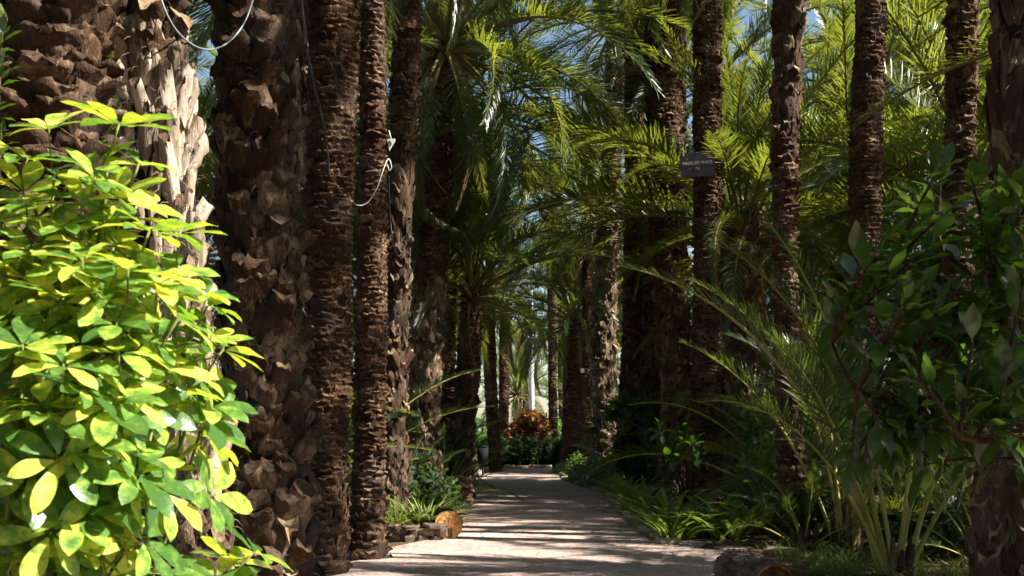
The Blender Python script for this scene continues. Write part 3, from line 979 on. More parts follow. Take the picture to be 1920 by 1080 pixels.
def petiole(seed):
    r = rng(seed)
    b = MB()
    ln = r.uniform(0.08, 0.13)
    b.tube([Vector((r.uniform(-.02, .02), r.uniform(-.02, .02), -ln)), Vector((0, 0, -ln * 0.5)) + Vector((r.uniform(-.008, .008), 0, 0)), Vector((0, 0, 0.004))], [0.0026, 0.0022, 0.0028], 4, 0)
    return b, ln
WH = []
for i in range(8):
    pb, ln = petiole(720 + i)
    lay = whorl_layout(740 + i)
    jb = MB(); jb.add(pb)
    for m, v in lay:
        jb.add(LEAFLET[v], m, 1)
    WH.append((pb.mesh('petiole', [M['stem_green']]), lay, [jb.mesh('compound_leaf', [M['stem_green'], M[q]]) for q in ('scheff', 'scheff_old')], ln))

def umbrella_shrub():
    r = rng(77)
    base = Vector((-1.42, 3.45, 0))
    t = thing('umbrella_shrub', 'sunlit variegated yellow-green umbrella shrub filling the lower left foreground', 'shrub', base)
    tips = [(105, 300), (205, 300), (30, 352), (160, 375), (245, 380), (60, 425), (8, 470), (120, 460), (205, 455), (285, 520), (372, 520), (60, 535), (165, 545), (15, 605), (250, 595), (330, 595), (398, 600),
            (95, 625), (190, 655), (300, 670), (380, 690), (428, 680), (40, 705), (130, 725), (240, 745), (335, 760), (425, 785), (15, 805), (100, 825), (200, 835), (290, 850), (372, 858), (60, 905),
            (150, 930), (245, 950), (15, 985), (120, 1020), (215, 1040), (190, 975), (60, 1065), (455, 1085), (180, 1110), (330, 1120), (-40, 560), (-40, 760), (-40, 920), (-60, 430), (20, 1120)]
    tips = [(x - 42 * max(0, min(1, (x - 180) / 120)), y) for x, y in tips if (x, y) not in ((372, 858), (330, 1120), (290, 850), (380, 690))]
    sb = MB()
    allw = []
    for i, (x, y) in enumerate(tips):
        rad = ((x - 150) / 330) ** 2 + ((y - 760) / 520) ** 2
        Z = 3.08 + 0.6 * min(1.2, rad) + r.uniform(-0.12, 0.16)
        tip = px(x + r.uniform(-8, 8), y + 22, Z) - base
        start = Vector((r.uniform(-0.08, 0.08), r.uniform(-0.08, 0.08), r.uniform(0.02, 0.3)))
        if tip.z < 0.5:
            start = Vector((r.uniform(-0.15, 0.15), r.uniform(-0.1, 0.1), 0.0))
        pts = curve_pts(start, tip, 0.10 + 0.1 * tip.z, 8, Vector((tip.x * 0.25, tip.y * 0.25, 0)))
        sb.tube(pts, [0.011 - 0.0009 * k for k in range(9)], 5, 0)
        ax = (pts[-1] - pts[-2]).normalized()
        n = 5 if i % 3 else 4
        a0 = r.uniform(0, 6.28)
        for k in range(n):
            f = k / (n - 1)
            at = pts[-1].lerp(pts[-3], 0.9 * f)
            s1 = ax.orthogonal().normalized(); s2 = ax.cross(s1)
            a = a0 + k * 2.4
            spread = R(18 + 55 * f)
            d = ax * math.cos(spread) + (s1 * math.cos(a) + s2 * math.sin(a)) * math.sin(spread)
            d = (d + Vector((0.12, -0.22, 0.45))).normalized()
            allw.append((at, d, r.randrange(8), r.uniform(0, 360), r.uniform(0.8, 1.25)))
    link('stem', sb.mesh('stem', [M['stem_green']]), t)
    scored = []
    for at, d, v, rot, sc in allw:
        hub = at + d * WH[v][3] * sc
        q = d.to_track_quat('Z', 'Y').to_matrix().to_4x4()
        m = Matrix.Translation(hub) @ q @ Matrix.Rotation(R(rot), 4, 'Z') @ Matrix.Scale(sc, 4)
        scored.append(((hub + base).y - 0.3 * hub.z, m, v))
    scored.sort(key=lambda q: q[0])
    for i, (s, m, v) in enumerate(scored):
        pm, lay, jm, ln = WH[v]
        hz_ = m.translation.z
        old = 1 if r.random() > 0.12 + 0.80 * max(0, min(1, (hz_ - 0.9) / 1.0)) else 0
        if i < 42:
            o = link('leaf', pm, t, m)
            for lm, lv in lay:
                link('leaflet', LEAFLET_ME[old][lv], o, lm)
        else:
            link('leaf', jm[old], t, m)
umbrella_shrub()

# ---- broad-leaved shrubs
def broad_leaf(seed, wav=0.18):
    r = rng(seed)
    b = MB()
    b.tube([Vector((0, 0, 0)), Vector((0.012, 0, 0.002)), Vector((0.028, 0, 0))], [0.0028, 0.0022, 0.002], 4, 1)
    blade(b, (0.026, 0, 0), Vector((1, 0, 0.05)), Vector((0, 0, 1)), 0.17 * r.uniform(0.85, 1.15), 0.033 * r.uniform(0.85, 1.15), ELLIPT, 0.14, r.uniform(0.15, 0.8), wav, 0, r.uniform(0, 6))
    return b
BROAD_MB = [broad_leaf(800 + i) for i in range(7)]
BROAD = [b.mesh('broad_leaf', [M['broad'], M['stem_green']]) for b in BROAD_MB]

def leafy_shrub(name, label, base, tips, sc=1.0, per=11, seed=1, lift=0.1, r0=0.03, up=0.35, trunk_pts=None, spread=(20, 75), span=0.28, limbs=()):
    r = rng(seed)
    t = thing(name, label, 'shrub', base)
    sb = MB()
    if trunk_pts:
        pp = [p - base for p, _ in trunk_pts]
        sb.tube(pp, [q for _, q in trunk_pts], 9, 0)
        hub = pp[-1]
        limb_pts = [pp[2:]]
        for lm in limbs:
            lp = [p - base for p, _ in lm]
            fine = []
            for a_, c_ in zip(lp, lp[1:]):
                fine += [a_.lerp(c_, q / 3) + Vector((r.uniform(-.02, .02), r.uniform(-.02, .02), r.uniform(-.02, .02))) for q in range(3)]
            fine.append(lp[-1])
            sb.tube(fine, [lm[0][1] + (lm[-1][1] - lm[0][1]) * q / (len(fine) - 1) for q in range(len(fine))], 6, 0)
            limb_pts.append(fine)
    else:
        hub = Vector((0, 0, 0.02))
    leaves = []
    for tip in tips:
        tl = tip - base
        start = hub
        if trunk_pts:
            cand = [q for l_ in limb_pts for q in l_]
            start = min(cand, key=lambda q: (q - tl).length + (1.0 if (q - tl).length < 0.10 else 0))
        pts = curve_pts(start, tl, lift, 8)
        K = len(pts)
        sb.tube(pts, [r0 * 0.45 * (1 - 0.8 * k / (K - 1)) + 0.004 for k in range(K)], 5, 0)
        ln = max(0.05, (pts[-1] - pts[0]).length)
        ax = (pts[-1] - pts[-2]).normalized()
        s1 = ax.orthogonal().normalized(); s2 = ax.cross(s1)
        a0 = r.uniform(0, 6.28)
        for k in range(per):
            f = k / max(1, per - 1)
            back = f * min(span * sc, ln * 0.8)
            q = 1 - back / ln
            i = min(K - 2, int(q * (K - 1)))
            at = pts[i].lerp(pts[i + 1], q * (K - 1) - i)
            a = a0 + k * 2.4
            sp = R(spread[0] + (spread[1] - spread[0]) * f + r.uniform(-10, 10))
            rad = s1 * math.cos(a) + s2 * math.sin(a)
            d = ax * math.cos(sp) + rad * math.sin(sp) + Vector((0, 0, up * r.uniform(-0.6, 1.0)))
            leaves.append((at, d, Vector((0, 0, 1)) + rad * r.uniform(-0.4, 0.7)))
    link('stem', sb.mesh('stem', [M['stem']]), t)
    r.shuffle(leaves)
    extra_leaves = leaves[297:]
    for at, d, n in leaves[:297]:
        link('leaf', BROAD[r.randrange(7)], t, orient(at, d, n, sc * r.uniform(0.75, 1.2)))
    if extra_leaves:
        b = MB()
        for at, d, n in extra_leaves:
            b.add(BROAD_MB[r.randrange(7)], orient(at, d, n, sc * r.uniform(0.75, 1.2)))
        o = link('leaf_mass', b.mesh('leaf_mass', [M['broad'], M['stem_green']]), t)
        o['kind'] = 'stuff'
    return t

rt = rng(55)
tipsR = []
for k in range(235):
    u, v = rt.random(), rt.random()
    x = 1530 + 410 * u ** 0.75
    top = 560 - 250 * min(1, (x - 1530) / 220)
    y = top + (880 - top) * v
    if mnoise.noise(Vector((x / 80.0, y / 80.0, 4.0))) < -0.08:
        continue
    tipsR.append(px(x, y, 5.7 + 1.9 * rt.random()))
LIMBS = [[(px(1860, 842, 6.5), 0.030), (px(1800, 790, 6.5), 0.030), (px(1762, 735, 6.5), 0.034), (px(1752, 690, 6.5), 0.026), (px(1748, 650, 6.55), 0.028), (px(1715, 590, 6.7), 0.018), (px(1660, 520, 6.8), 0.012), (px(1600, 480, 6.9), 0.008)],
         [(px(1930, 860, 6.6), 0.03), (px(1900, 720, 6.5), 0.024), (px(1868, 560, 6.6), 0.018), (px(1850, 420, 6.9), 0.010)],
         [(px(1800, 790, 6.5), 0.020), (px(1700, 770, 6.2), 0.016), (px(1610, 740, 6.1), 0.012), (px(1560, 640, 6.3), 0.008)],
         [(px(1930, 860, 6.6), 0.026), (px(1880, 830, 6.0), 0.018), (px(1800, 820, 5.8), 0.012)],
         [(px(1752, 690, 6.5), 0.018), (px(1770, 560, 6.9), 0.014), (px(1760, 430, 7.2), 0.008)]]
leafy_shrub('broad_leaved_shrub', 'dark glossy broad-leaved shrub with knobbly brown stems at the right edge', Vector((3.05, 6.7, 0)), tipsR, 1.05, 9, 3, 0.05, 0.022,
            trunk_pts=[(Vector((3.05, 6.7, -0.05)), 0.06), (px(2000, 1000, 6.7), 0.05), (px(1930, 860, 6.6), 0.04)], limbs=LIMBS, span=0.32)
leafy_shrub('broad_leaved_bush', 'small broad-leaved bush at the foot of the plaque palm', gpx(1290, 968), [px(1285, 812, 18), px(1310, 850, 17.8), px(1262, 835, 18.2), px(1300, 830, 17.6), px(1255, 860, 18), px(1235, 800, 18.4)], 1.35, 12, 5, 0.1, 0.05)
leafy_shrub('broad_leaved_bush', 'sunlit broad-leaved bush against the short thick palm', gpx(1395, 985), [px(1415, 750, 20), px(1432, 790, 19.8), px(1405, 790, 20.2), px(1440, 830, 19.8), px(1400, 860, 19.6), px(1430, 850, 20)], 1.5, 12, 6, 0.1, 0.05)
leafy_shrub('ivy_sprig', 'green leafy climber on the stout trunk at the far left edge', Vector((-2.95, 7.0, 0)), [px(4, 60, 7.0), px(0, 120, 6.9), px(-6, 170, 7.0), px(2, 250, 7.0), px(-4, 330, 7.0), px(-4, 420, 7.0), px(-30, 20, 7.0), px(-30, 200, 7)], 0.6, 12, 7, 0.1, 0.03)

# ---- strap-leaved plants
def strap_mesh(seed, ln=0.55, wd=0.019, curl=1.5):
    r = rng(seed)
    b = MB()
    blade(b, (0, 0, 0), Vector((0.35, 0, 1)), Vector((-1, 0, 0.35)), ln * r.uniform(0.85, 1.15), wd * r.uniform(0.85, 1.15), STRAP, 0.22, curl * r.uniform(0.4, 1.4) * -1 * -1, 0.0, 0)
    return b.mesh('strap_leaf', [M['strap']])
STRAPS = [strap_mesh(850 + i) for i in range(6)]
def strap_plant(label, loc, n=26, sc=1.0, seed=1, spread=0.12, group=None, name='strap_plant'):
    r = rng(seed)
    t = thing(name, label, 'plant', loc, group)
    for i in range(n):
        az = i * 137.5 + r.uniform(-25, 25)
        tilt = r.uniform(0, 42) * (i / n) ** 0.6 + r.uniform(-4, 4)
        q = r.uniform(0, spread) * sc
        m = Matrix.Translation((q * math.cos(R(az)), q * math.sin(R(az)), 0)) @ Matrix.Rotation(R(az), 4, 'Z') @ Matrix.Rotation(R(tilt), 4, 'Y') @ Matrix.Rotation(R(r.uniform(-15, 15)), 4, 'Z') @ Matrix.Scale(sc * r.uniform(0.75, 1.2), 4)
        link('leaf', STRAPS[r.randrange(6)], t, m)
    return t
SG = 'strap-leaved plants along the right border'
for i, (x, y, sc, lab) in enumerate([
        (1262, 1012, 1.05, 'dark strap-leaved plant at the path corner of the right border'),
        (1302, 1004, 1.2, 'strap-leaved plant left of the plaque palm foot'),
        (1262, 985, 1.3, 'strap-leaved plant behind the corner one in the right border'),
        (1228, 990, 1.0, 'low strap-leaved plant leaning over the gravel'),
        (1372, 1010, 1.35, 'sunlit yellow-green strap-leaved plant right of the plaque palm foot'),
        (1405, 1000, 1.3, 'strap-leaved plant beside the broad-leaved bush at the stone border'),
        (1345, 995, 1.2, 'strap-leaved plant touching the plaque palm trunk'),
        (1195, 962, 1.0, 'dark strap-leaved plant in the shaded middle of the right border'),
        (1215, 958, 1.2, 'shaded strap-leaved plant behind the middle of the right border'),
        (1172, 942, 0.95, 'strap-leaved plant where the border narrows'),
        (1190, 935, 1.15, 'strap-leaved plant below the narrow black-looking palm'),
        (1152, 926, 0.9, 'strap-leaved plant next to the low green ground cover')]):
    strap_plant(lab, gpx(x, y), 34, sc * (1.22 + 0.02 * i), 860 + i, 0.16, SG)

# ---- fine grassy clumps
def blade_clump(name, label, loc, n, ln, wd, seed, mat='grass', rad=0.15, group=None, up=1.0):
    r = rng(seed)
    t = thing(name, label, 'plant', loc, group)
    b = MB()
    for i in range(n):
        a = r.uniform(0, 6.283); q = rad * math.sqrt(r.random())
        o = Vector((q * math.cos(a), q * math.sin(a), 0))
        a2 = a + r.uniform(-0.8, 0.8)
        d = Vector((math.cos(a2) * r.uniform(0.1, 0.8), math.sin(a2) * r.uniform(0.1, 0.8), up))
        blade(b, o, d, Vector((-math.cos(a2), -math.sin(a2), 0.4)), ln * r.uniform(0.6, 1.2), wd, (0.7, 1.0, 0.9, 0.6, 0.0), 0.25, r.uniform(0.8, 2.2))
    o = link('blade', b.mesh('blades', [M[mat]]), t)
    o['kind'] = 'stuff'
    return t

blade_clump('spider_plant', 'bright sunlit grassy spider plant beside the cut log', gpx(795, 1010) + Vector((0, 0.12, 0.15)), 220, 0.58, 0.009, 901, 'spider', rad=0.20)
blade_clump('spider_plant', 'shaded grassy plant spilling over the stone ledge next to the slender palm', gpx(745, 1012) + Vector((0, 0.1, 0.15)), 190, 0.55, 0.008, 902, rad=0.18)
blade_clump('silver_plant', 'pale silvery small-leaved plant between the grassy clumps', gpx(768, 1004) + Vector((0, 0.2, 0.15)), 220, 0.34, 0.015, 903, 'pale', 0.18)
def grass_patch():
    r = rng(910)
    b = MB()
    spots = [(1520, 1075), (1560, 1070), (1600, 1078), (1640, 1068), (1690, 1085), (1740, 1075), (1790, 1085), (1500, 1050), (1580, 1050), (1850, 1070), (1470, 1035), (1620, 1045), (1700, 1060)]
    for (x, y) in spots:
        c = gpx(x, y)
        for i in range(75):
            a = r.uniform(0, 6.283); q = 0.30 * math.sqrt(r.random())
            a2 = r.uniform(0, 6.283)
            d = Vector((math.cos(a2) * r.uniform(0.1, 0.8), math.sin(a2) * r.uniform(0.1, 0.8), 1.0))
            blade(b, c + Vector((q * math.cos(a), q * math.sin(a), 0)), d, Vector((-math.cos(a2), -math.sin(a2), 0.4)), 0.34 * r.uniform(0.5, 1.25), 0.005, (0.7, 1.0, 0.9, 0.6, 0.0), 0.25, r.uniform(0.8, 2.2))
    o = link('grass', b.mesh('grass', [M['grass']]))
    o['kind'] = 'stuff'; o['label'] = 'fine green grass on the soil at the lower right by the fallen log'; o['category'] = 'grass'
grass_patch()
strap_plant('broad upright leafed plant behind the grassy clumps on the ledge', gpx(786, 985), 9, 1.35, 930, 0.06, None, 'arum_plant')

# ---- leafy masses: ground cover, bushes, hedges
def leaf_mass(b, blobs, n, ls, seed, m=0, core=None):
    r = rng(seed)
    tot = sum(q[3] * q[4] + q[3] * q[5] + q[4] * q[5] for q in blobs)
    for (cx, cy_, cz, rx, ry, rz) in blobs:
        k = int(n * (rx * ry + rx * rz + ry * rz) / tot)
        for i in range(k):
            u = r.uniform(-0.55, 1); a = r.uniform(0, 6.283)
            s = math.sqrt(max(0, 1 - u * u))
            o = Vector((s * math.cos(a), s * math.sin(a), u))
            lump = 0.86 + 0.28 * mnoise.noise(Vector((o.x * 2.7 + cx, o.y * 2.7 + cy_, o.z * 2.7)))
            q = lump * (1 - 0.28 * r.random() ** 2)
            p = Vector((cx + o.x * rx * q, cy_ + o.y * ry * q, cz + o.z * rz * q))
            if p.z < 0.01:
                continue
            d = (o * 0.6 + Vector((r.uniform(-1, 1), r.uniform(-1, 1), r.uniform(-0.7, 0.9)))).normalized()
            nn = (o + Vector((r.uniform(-.7, .7), r.uniform(-.7, .7), r.uniform(0, 0.9)))).normalized()
            blade(b, p, d, nn, ls * r.uniform(0.7, 1.3), ls * 0.24, (0.2, 1.0, 0.85, 0.0), 0.15, 0.4, 0, m)
        if core:
            k0 = len(b.v); ns, nr = 10, 7
            for j in range(nr + 1):
                th = math.pi * j / nr
                for i in range(ns):
                    a = 6.283 * i / ns
                    b.v.append((cx + core * rx * math.sin(th) * math.cos(a), cy_ + core * ry * math.sin(th) * math.sin(a), max(0.0, cz + core * rz * math.cos(th))))
            for j in range(nr):
                for i in range(ns):
                    b.face((k0 + j * ns + i, k0 + j * ns + (i + 1) % ns, k0 + (j + 1) * ns + (i + 1) % ns, k0 + (j + 1) * ns + i), m)

def bush(name, label, cat, blobs, n, ls, seed, mat, core=0.72, group=None):
    c = blobs[0]
    base = Vector((c[0], c[1], 0))
    t = thing(name, label, cat, base, group)
    b = MB()
    leaf_mass(b, [(q[0] - base.x, q[1] - base.y) + tuple(q[2:]) for q in blobs], n, ls, seed, 0, core)
    o = link('foliage', b.mesh('foliage', [M[mat]]), t)
    o['kind'] = 'stuff'
    return t

bush('ground_cover', 'low bright green ground cover along the right path edge', 'plant', [(2.05, 31.5, 0.15, 0.45, 1.6, 0.42), (1.85, 34.0, 0.15, 0.4, 1.3, 0.42), (2.5, 32.5, 0.2, 0.7, 1.8, 0.55), (2.35, 29.2, 0.15, 0.4, 1.2, 0.4)], 2600, 0.11, 1001, 'cover')
bush('ground_cover', 'low bright green plant hugging the foot of the stout palm at the path end', 'plant', [(1.65, 40.2, 0.1, 0.35, 1.0, 0.3), (2.0, 38.5, 0.2, 0.4, 0.7, 0.5)], 800, 0.12, 1002, 'cover')
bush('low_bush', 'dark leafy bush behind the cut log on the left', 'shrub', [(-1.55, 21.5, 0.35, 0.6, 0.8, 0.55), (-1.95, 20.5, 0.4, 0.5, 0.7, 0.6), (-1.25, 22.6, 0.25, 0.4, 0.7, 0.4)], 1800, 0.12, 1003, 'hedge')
bush('low_bush', 'bright leafy bush beside the litter bin', 'shrub', [(-1.55, 38.5, 0.5, 0.5, 0.7, 0.8), (-2.2, 39.5, 0.6, 0.6, 0.7, 1.0)], 900, 0.14, 1004, 'cover')
bush('low_bush', 'green creeper bush at the foot of the dark ringed palm', 'shrub', [(-2.25, 15.6, 0.5, 0.22, 0.4, 0.9), (-2.6, 16.2, 0.5, 0.4, 0.5, 0.7)], 1000, 0.07, 1005, 'cover')
bush('low_bush', 'grey-green bush between the slim palm and the low feather palm', 'shrub', [(3.75, 18.6, 0.5, 0.55, 0.6, 0.85), (4.2, 19.5, 0.6, 0.6, 0.6, 1.0)], 1700, 0.10, 1006, 'cover')
bush('low_bush', 'bright sunlit bush glimpsed behind the short thick palm', 'shrub', [(5.3, 27.5, 0.8, 0.9, 0.8, 1.5), (6.4, 28.0, 0.9, 0.9, 0.8, 1.3)], 2200, 0.14, 1007, 'cover')
bush('low_bush', 'shaded bush under the pale booted palm', 'shrub', [(3.2, 35.5, 0.6, 0.6, 1.0, 1.1), (3.0, 31.0, 0.5, 0.5, 0.8, 0.8)], 1500, 0.13, 1008, 'hedge')
# hedge and coloured bush at the path end
bush('hedge', 'dark clipped hedge closing the end of the gravel path', 'hedge', [(-0.3 + 0.55 * i, 47.0, 0.45, 0.42, 0.55, 0.75) for i in range(5)] + [(-0.9, 47.2, 0.4, 0.4, 0.5, 0.7)], 3800, 0.12, 1009, 'hedge', 0.8)
bush('croton_bush', 'orange and red leaved bush above the hedge at the path end', 'shrub', [(0.55, 47.9, 1.15, 0.62, 0.5, 0.95), (1.05, 47.8, 1.3, 0.45, 0.5, 0.72), (0.1, 47.9, 0.95, 0.45, 0.5, 0.75), (0.8, 47.7, 1.75, 0.35, 0.4, 0.4)], 2600, 0.15, 1010, 'croton', 0.62)
# tall green screens behind the rows
HG = 'tall leafy screens behind the palm rows'
for i, (x, y, rx, ry, h, lab) in enumerate([
        (-5.6, 14.5, 1.3, 1.8, 2.3, 'tall shaded shrub behind the thick chunky palm on the left'),
        (-6.2, 19.5, 1.4, 2.2, 2.9, 'tall shaded shrub behind the dark ringed palm on the left'),
        (-5.2, 25.0, 1.2, 2.2, 2.7, 'tall shaded shrub in the left grove behind the broken stub palm'),
        (-4.2, 31.0, 1.1, 2.4, 2.6, 'tall shrub in the left grove behind the slim grey-brown palm'),
        (-3.6, 37.0, 1.0, 2.4, 2.3, 'tall shrub in the left grove level with the litter bin'),
        (-3.4, 44.0, 1.2, 2.2, 2.6, 'tall shrub left of the hedge at the path end'),
        (4.2, 42.5, 1.2, 2.0, 2.2, 'tall shrub right of the hedge at the path end'),
        (5.2, 36.5, 1.4, 2.2, 2.6, 'tall shrub in the right grove behind the pale booted palm'),
        (9.5, 30.5, 2.4, 1.6, 2.8, 'tall shrub in the right grove behind the ring-scarred palm'),
        (13.0, 27.0, 2.2, 1.6, 3.0, 'tall shrub in the right grove behind the palm rising from the shrub'),
        (7.2, 42.0, 1.8, 1.8, 3.0, 'tall sunlit shrub seen left of the plaque palm'),
        (9.5, 47.0, 2.4, 1.8, 3.4, 'tall sunlit shrub deep in the grove seen right of the plaque palm'),
        (5.4, 53.0, 1.8, 1.8, 3.2, 'tall shrub beyond the narrow black-looking palm'),
        (14.0, 40.0, 2.4, 1.8, 3.4, 'tall shrub deep in the grove behind the ring-scarred palm'),
        (18.5, 34.0, 2.6, 1.8, 3.6, 'tall shrub deep in the grove near the right edge'),
        (-9.5, 27.0, 1.8, 2.0, 3.4, 'tall shrub deep in the left grove behind the bleached palm'),
        (-3.4, 80.0, 3.0, 1.6, 2.4, 'far pale green tree mass beyond the hedge, left of the mast'),
        (2.2, 79.0, 2.6, 1.6, 1.9, 'far pale green tree mass beyond the hedge, right behind the mast'),
        (7.6, 82.0, 3.0, 1.6, 4.0, 'far green tree mass beyond the path end on the right'),
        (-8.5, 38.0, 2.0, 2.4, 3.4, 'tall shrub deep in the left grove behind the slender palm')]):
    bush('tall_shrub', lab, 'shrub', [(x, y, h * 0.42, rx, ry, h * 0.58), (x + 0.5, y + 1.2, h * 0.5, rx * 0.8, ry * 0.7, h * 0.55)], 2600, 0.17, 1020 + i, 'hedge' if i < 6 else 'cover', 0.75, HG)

# ---- low feather palms without trunks
def low_palm(label, loc, n, size, seed, kind='clump', lo=35, hi=84, extra=(), group=None, stub=0.12):
    r = rng(seed)
    t = thing('low_feather_palm', label, 'palm', loc, group)
    b = MB()
    for i in range(9):
        a = i * 2.4
        b.tube([Vector((math.cos(a) * 0.10, math.sin(a) * 0.10, -0.05)), Vector((math.cos(a) * 0.13, math.sin(a) * 0.13, 0.12)), Vector((math.cos(a) * 0.17, math.sin(a) * 0.17, r.uniform(0.2, 0.42)))], [0.06, 0.05, 0.02], 5, 0)
    link('stub', b.mesh('stub', [M['boot']]), t)
    for i in range(n):
        f = i / max(1, n - 1)
        az = i * 137.5 + r.uniform(-14, 14)
        el = hi - (hi - lo) * f + r.uniform(-6, 6)
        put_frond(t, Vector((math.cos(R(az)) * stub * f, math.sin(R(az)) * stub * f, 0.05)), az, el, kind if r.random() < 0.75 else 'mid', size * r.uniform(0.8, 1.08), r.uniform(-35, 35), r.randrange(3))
    for az, el, kd, sc, roll, var in extra:
        put_frond(t, Vector((math.cos(R(az)) * stub, math.sin(R(az)) * stub, 0.05)), az, el, kd, sc, roll, var)
    return t
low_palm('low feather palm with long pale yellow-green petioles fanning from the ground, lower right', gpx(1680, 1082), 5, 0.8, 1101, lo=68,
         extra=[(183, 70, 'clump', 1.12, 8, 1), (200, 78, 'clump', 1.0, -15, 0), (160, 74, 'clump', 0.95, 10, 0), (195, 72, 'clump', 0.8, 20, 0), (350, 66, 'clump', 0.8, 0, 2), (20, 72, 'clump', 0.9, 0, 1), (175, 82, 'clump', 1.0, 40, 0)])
low_palm('low feather palm with dark upright fronds left of the pale petioles', gpx(1585, 1035), 12, 0.86, 1102, lo=68, hi=86)
low_palm('small dark feather palm near the right edge behind the broad-leaved shrub', gpx(1790, 1050) + Vector((0.1, 0.4, 0)), 13, 0.6, 1103, lo=40)
low_palm('low feather palm between the ring-scarred palm and the shrub', Vector((6.2, 20.0, 0)), 18, 1.1, 1104, lo=30)
low_palm('low sunlit feather palm in the right grove left of the ring-scarred palm', Vector((5.0, 22.5, 0)), 18, 1.05, 1105, lo=30)
low_palm('large low feather palm in the right grove near the right edge', Vector((9.4, 21.0, 0)), 20, 1.25, 1106, lo=30)
low_palm('low feather palm overhanging the right border by the pale booted palm', Vector((2.9, 33.6, 0)), 16, 0.6, 1107, lo=25)
low_palm('low feather palm behind the thick chunky palm on the left', Vector((-4.3, 17.0, 0)), 18, 1.05, 1108, lo=30)
low_palm('low feather palm in the left grove by the dark ringed palm', Vector((-3.3, 21.5, 0)), 18, 0.95, 1109, lo=30)
low_palm('low feather palm behind the short leaning palm', Vector((-2.3, 31.0, 0)), 16, 0.7, 1110, lo=25)
low_palm('small bright feather palm near the litter bin', Vector((-1.9, 42.0, 0)), 16, 0.7, 1111, lo=25)
low_palm('low feather palm at the far left behind the bleached palm', Vector((-5.6, 16.0, 0)), 18, 1.2, 1112, lo=35)
low_palm('small cycad-like palm in the shade at the foot of the lamp palm', Vector((-1.9, 23.2, 0.0)), 22, 0.42, 1113, lo=10)
low_palm('dark little feather palm overhanging the stump', Vector((-1.35, 25.4, 0.0)), 20, 0.45, 1114, lo=10)

low_palm('tiny feather palm between the slim palm foot and the fallen log', gpx(1508, 1032), 14, 0.36, 1120, lo=25)
low_palm('tiny feather palm right of the pale petioles', gpx(1755, 1045), 14, 0.42, 1121, lo=25)
low_palm('tiny dark feather palm at the foot of the splintered palm', gpx(1838, 1062), 14, 0.40, 1122, lo=25)
low_palm('tiny feather palm behind the strap-leaved plants by the short thick palm', gpx(1448, 1002), 14, 0.36, 1123, lo=30)
bush('low_bush', 'dark undergrowth bush behind the pale petioles at the lower right', 'shrub', [(4.6, 14.6, 0.3, 0.6, 0.5, 0.5), (5.3, 15.0, 0.35, 0.6, 0.5, 0.55), (3.7, 16.2, 0.3, 0.45, 0.5, 0.5)], 2000, 0.10, 1012, 'hedge')

# ---- fan palms
def fan_mesh(seed):
    r = rng(seed)
    b = MB()
    pts = [Vector((0, 0, 0)), Vector((0.3, 0, 0.10)), Vector((0.6, 0, 0.12))]
    b.tube(pts, [0.012, 0.010, 0.008], 5, 1)
    for i in range(21):
        a = R(-125 + 250 * i / 20)
        d = Vector((math.cos(a), math.sin(a), 0.05 * math.cos(a * 2)))
        blade(b, pts[-1], d, Vector((0, 0, 1)), 0.42 * (1 - 0.15 * abs(i - 10) / 10) * r.uniform(0.93, 1.05), 0.026, (0.3, 0.95, 1.0, 0.55, 0.0), 0.3, r.uniform(0.3, 0.8))
    return b.mesh('fan_leaf', [M['broad'], M['stem_green']], smooth=False)
FANS = [fan_mesh(1200 + i) for i in range(3)]
def fan_palm(label, loc, n, sc, seed, stem_h=0.3):
    r = rng(seed)
    t = thing('fan_palm', label, 'palm', loc)
    b = MB()
    b.tube([Vector((0, 0, -0.05)), Vector((0, 0, stem_h))], [0.09, 0.07], 8)
    link('trunk', b.mesh('trunk', [M['bark']]), t)
    for i in range(n):
        az = i * 137.5; el = 75 - 80 * i / n + r.uniform(-6, 6)
        link('fan_leaf', FANS[i % 3], t, frond_matrix(Vector((0, 0, stem_h)), az, el, r.uniform(-20, 20), sc * r.uniform(0.85, 1.1)))
fan_palm('small dark fan palm under the pale booted palm', gpx(1172, 925) + Vector((0, 0.4, 0)), 14, 1.1, 1210, 1.3)
fan_palm('small dark fan palm left of the stump', Vector((-1.75, 26.5, 0)), 14, 1.0, 1211, 0.7)

# ------------------------------------------------------------------ stones, logs and small things
def stone_mesh(seed):
    r = rng(seed)
    b = MB()
    n = 7
    rr = [r.uniform(0.38, 0.55) for _ in range(n)]
    for z, s in ((-0.5, 0.92), (0.15, 1.0), (0.5, 0.86)):
        for i in range(n):
            a = 6.283 * i / n
            b.v.append((rr[i] * s * math.cos(a) + r.uniform(-.03, .03), rr[i] * s * math.sin(a) + r.uniform(-.03, .03), z + r.uniform(-.10, .10)))
    for k in range(2):
        for i in range(n):
            b.face((k * n + i, k * n + (i + 1) % n, (k + 1) * n + (i + 1) % n, (k + 1) * n + i))
    b.face(tuple(2 * n + i for i in range(n)))
    return b.mesh('stone', [M['stone']], smooth=False)
STONES = [stone_mesh(1300 + i) for i in range(6)]
DARK_STONES = []
for q in STONES:
    q = q.copy(); q.materials.clear(); q.materials.append(M['stone_dark']); DARK_STONES.append(q)
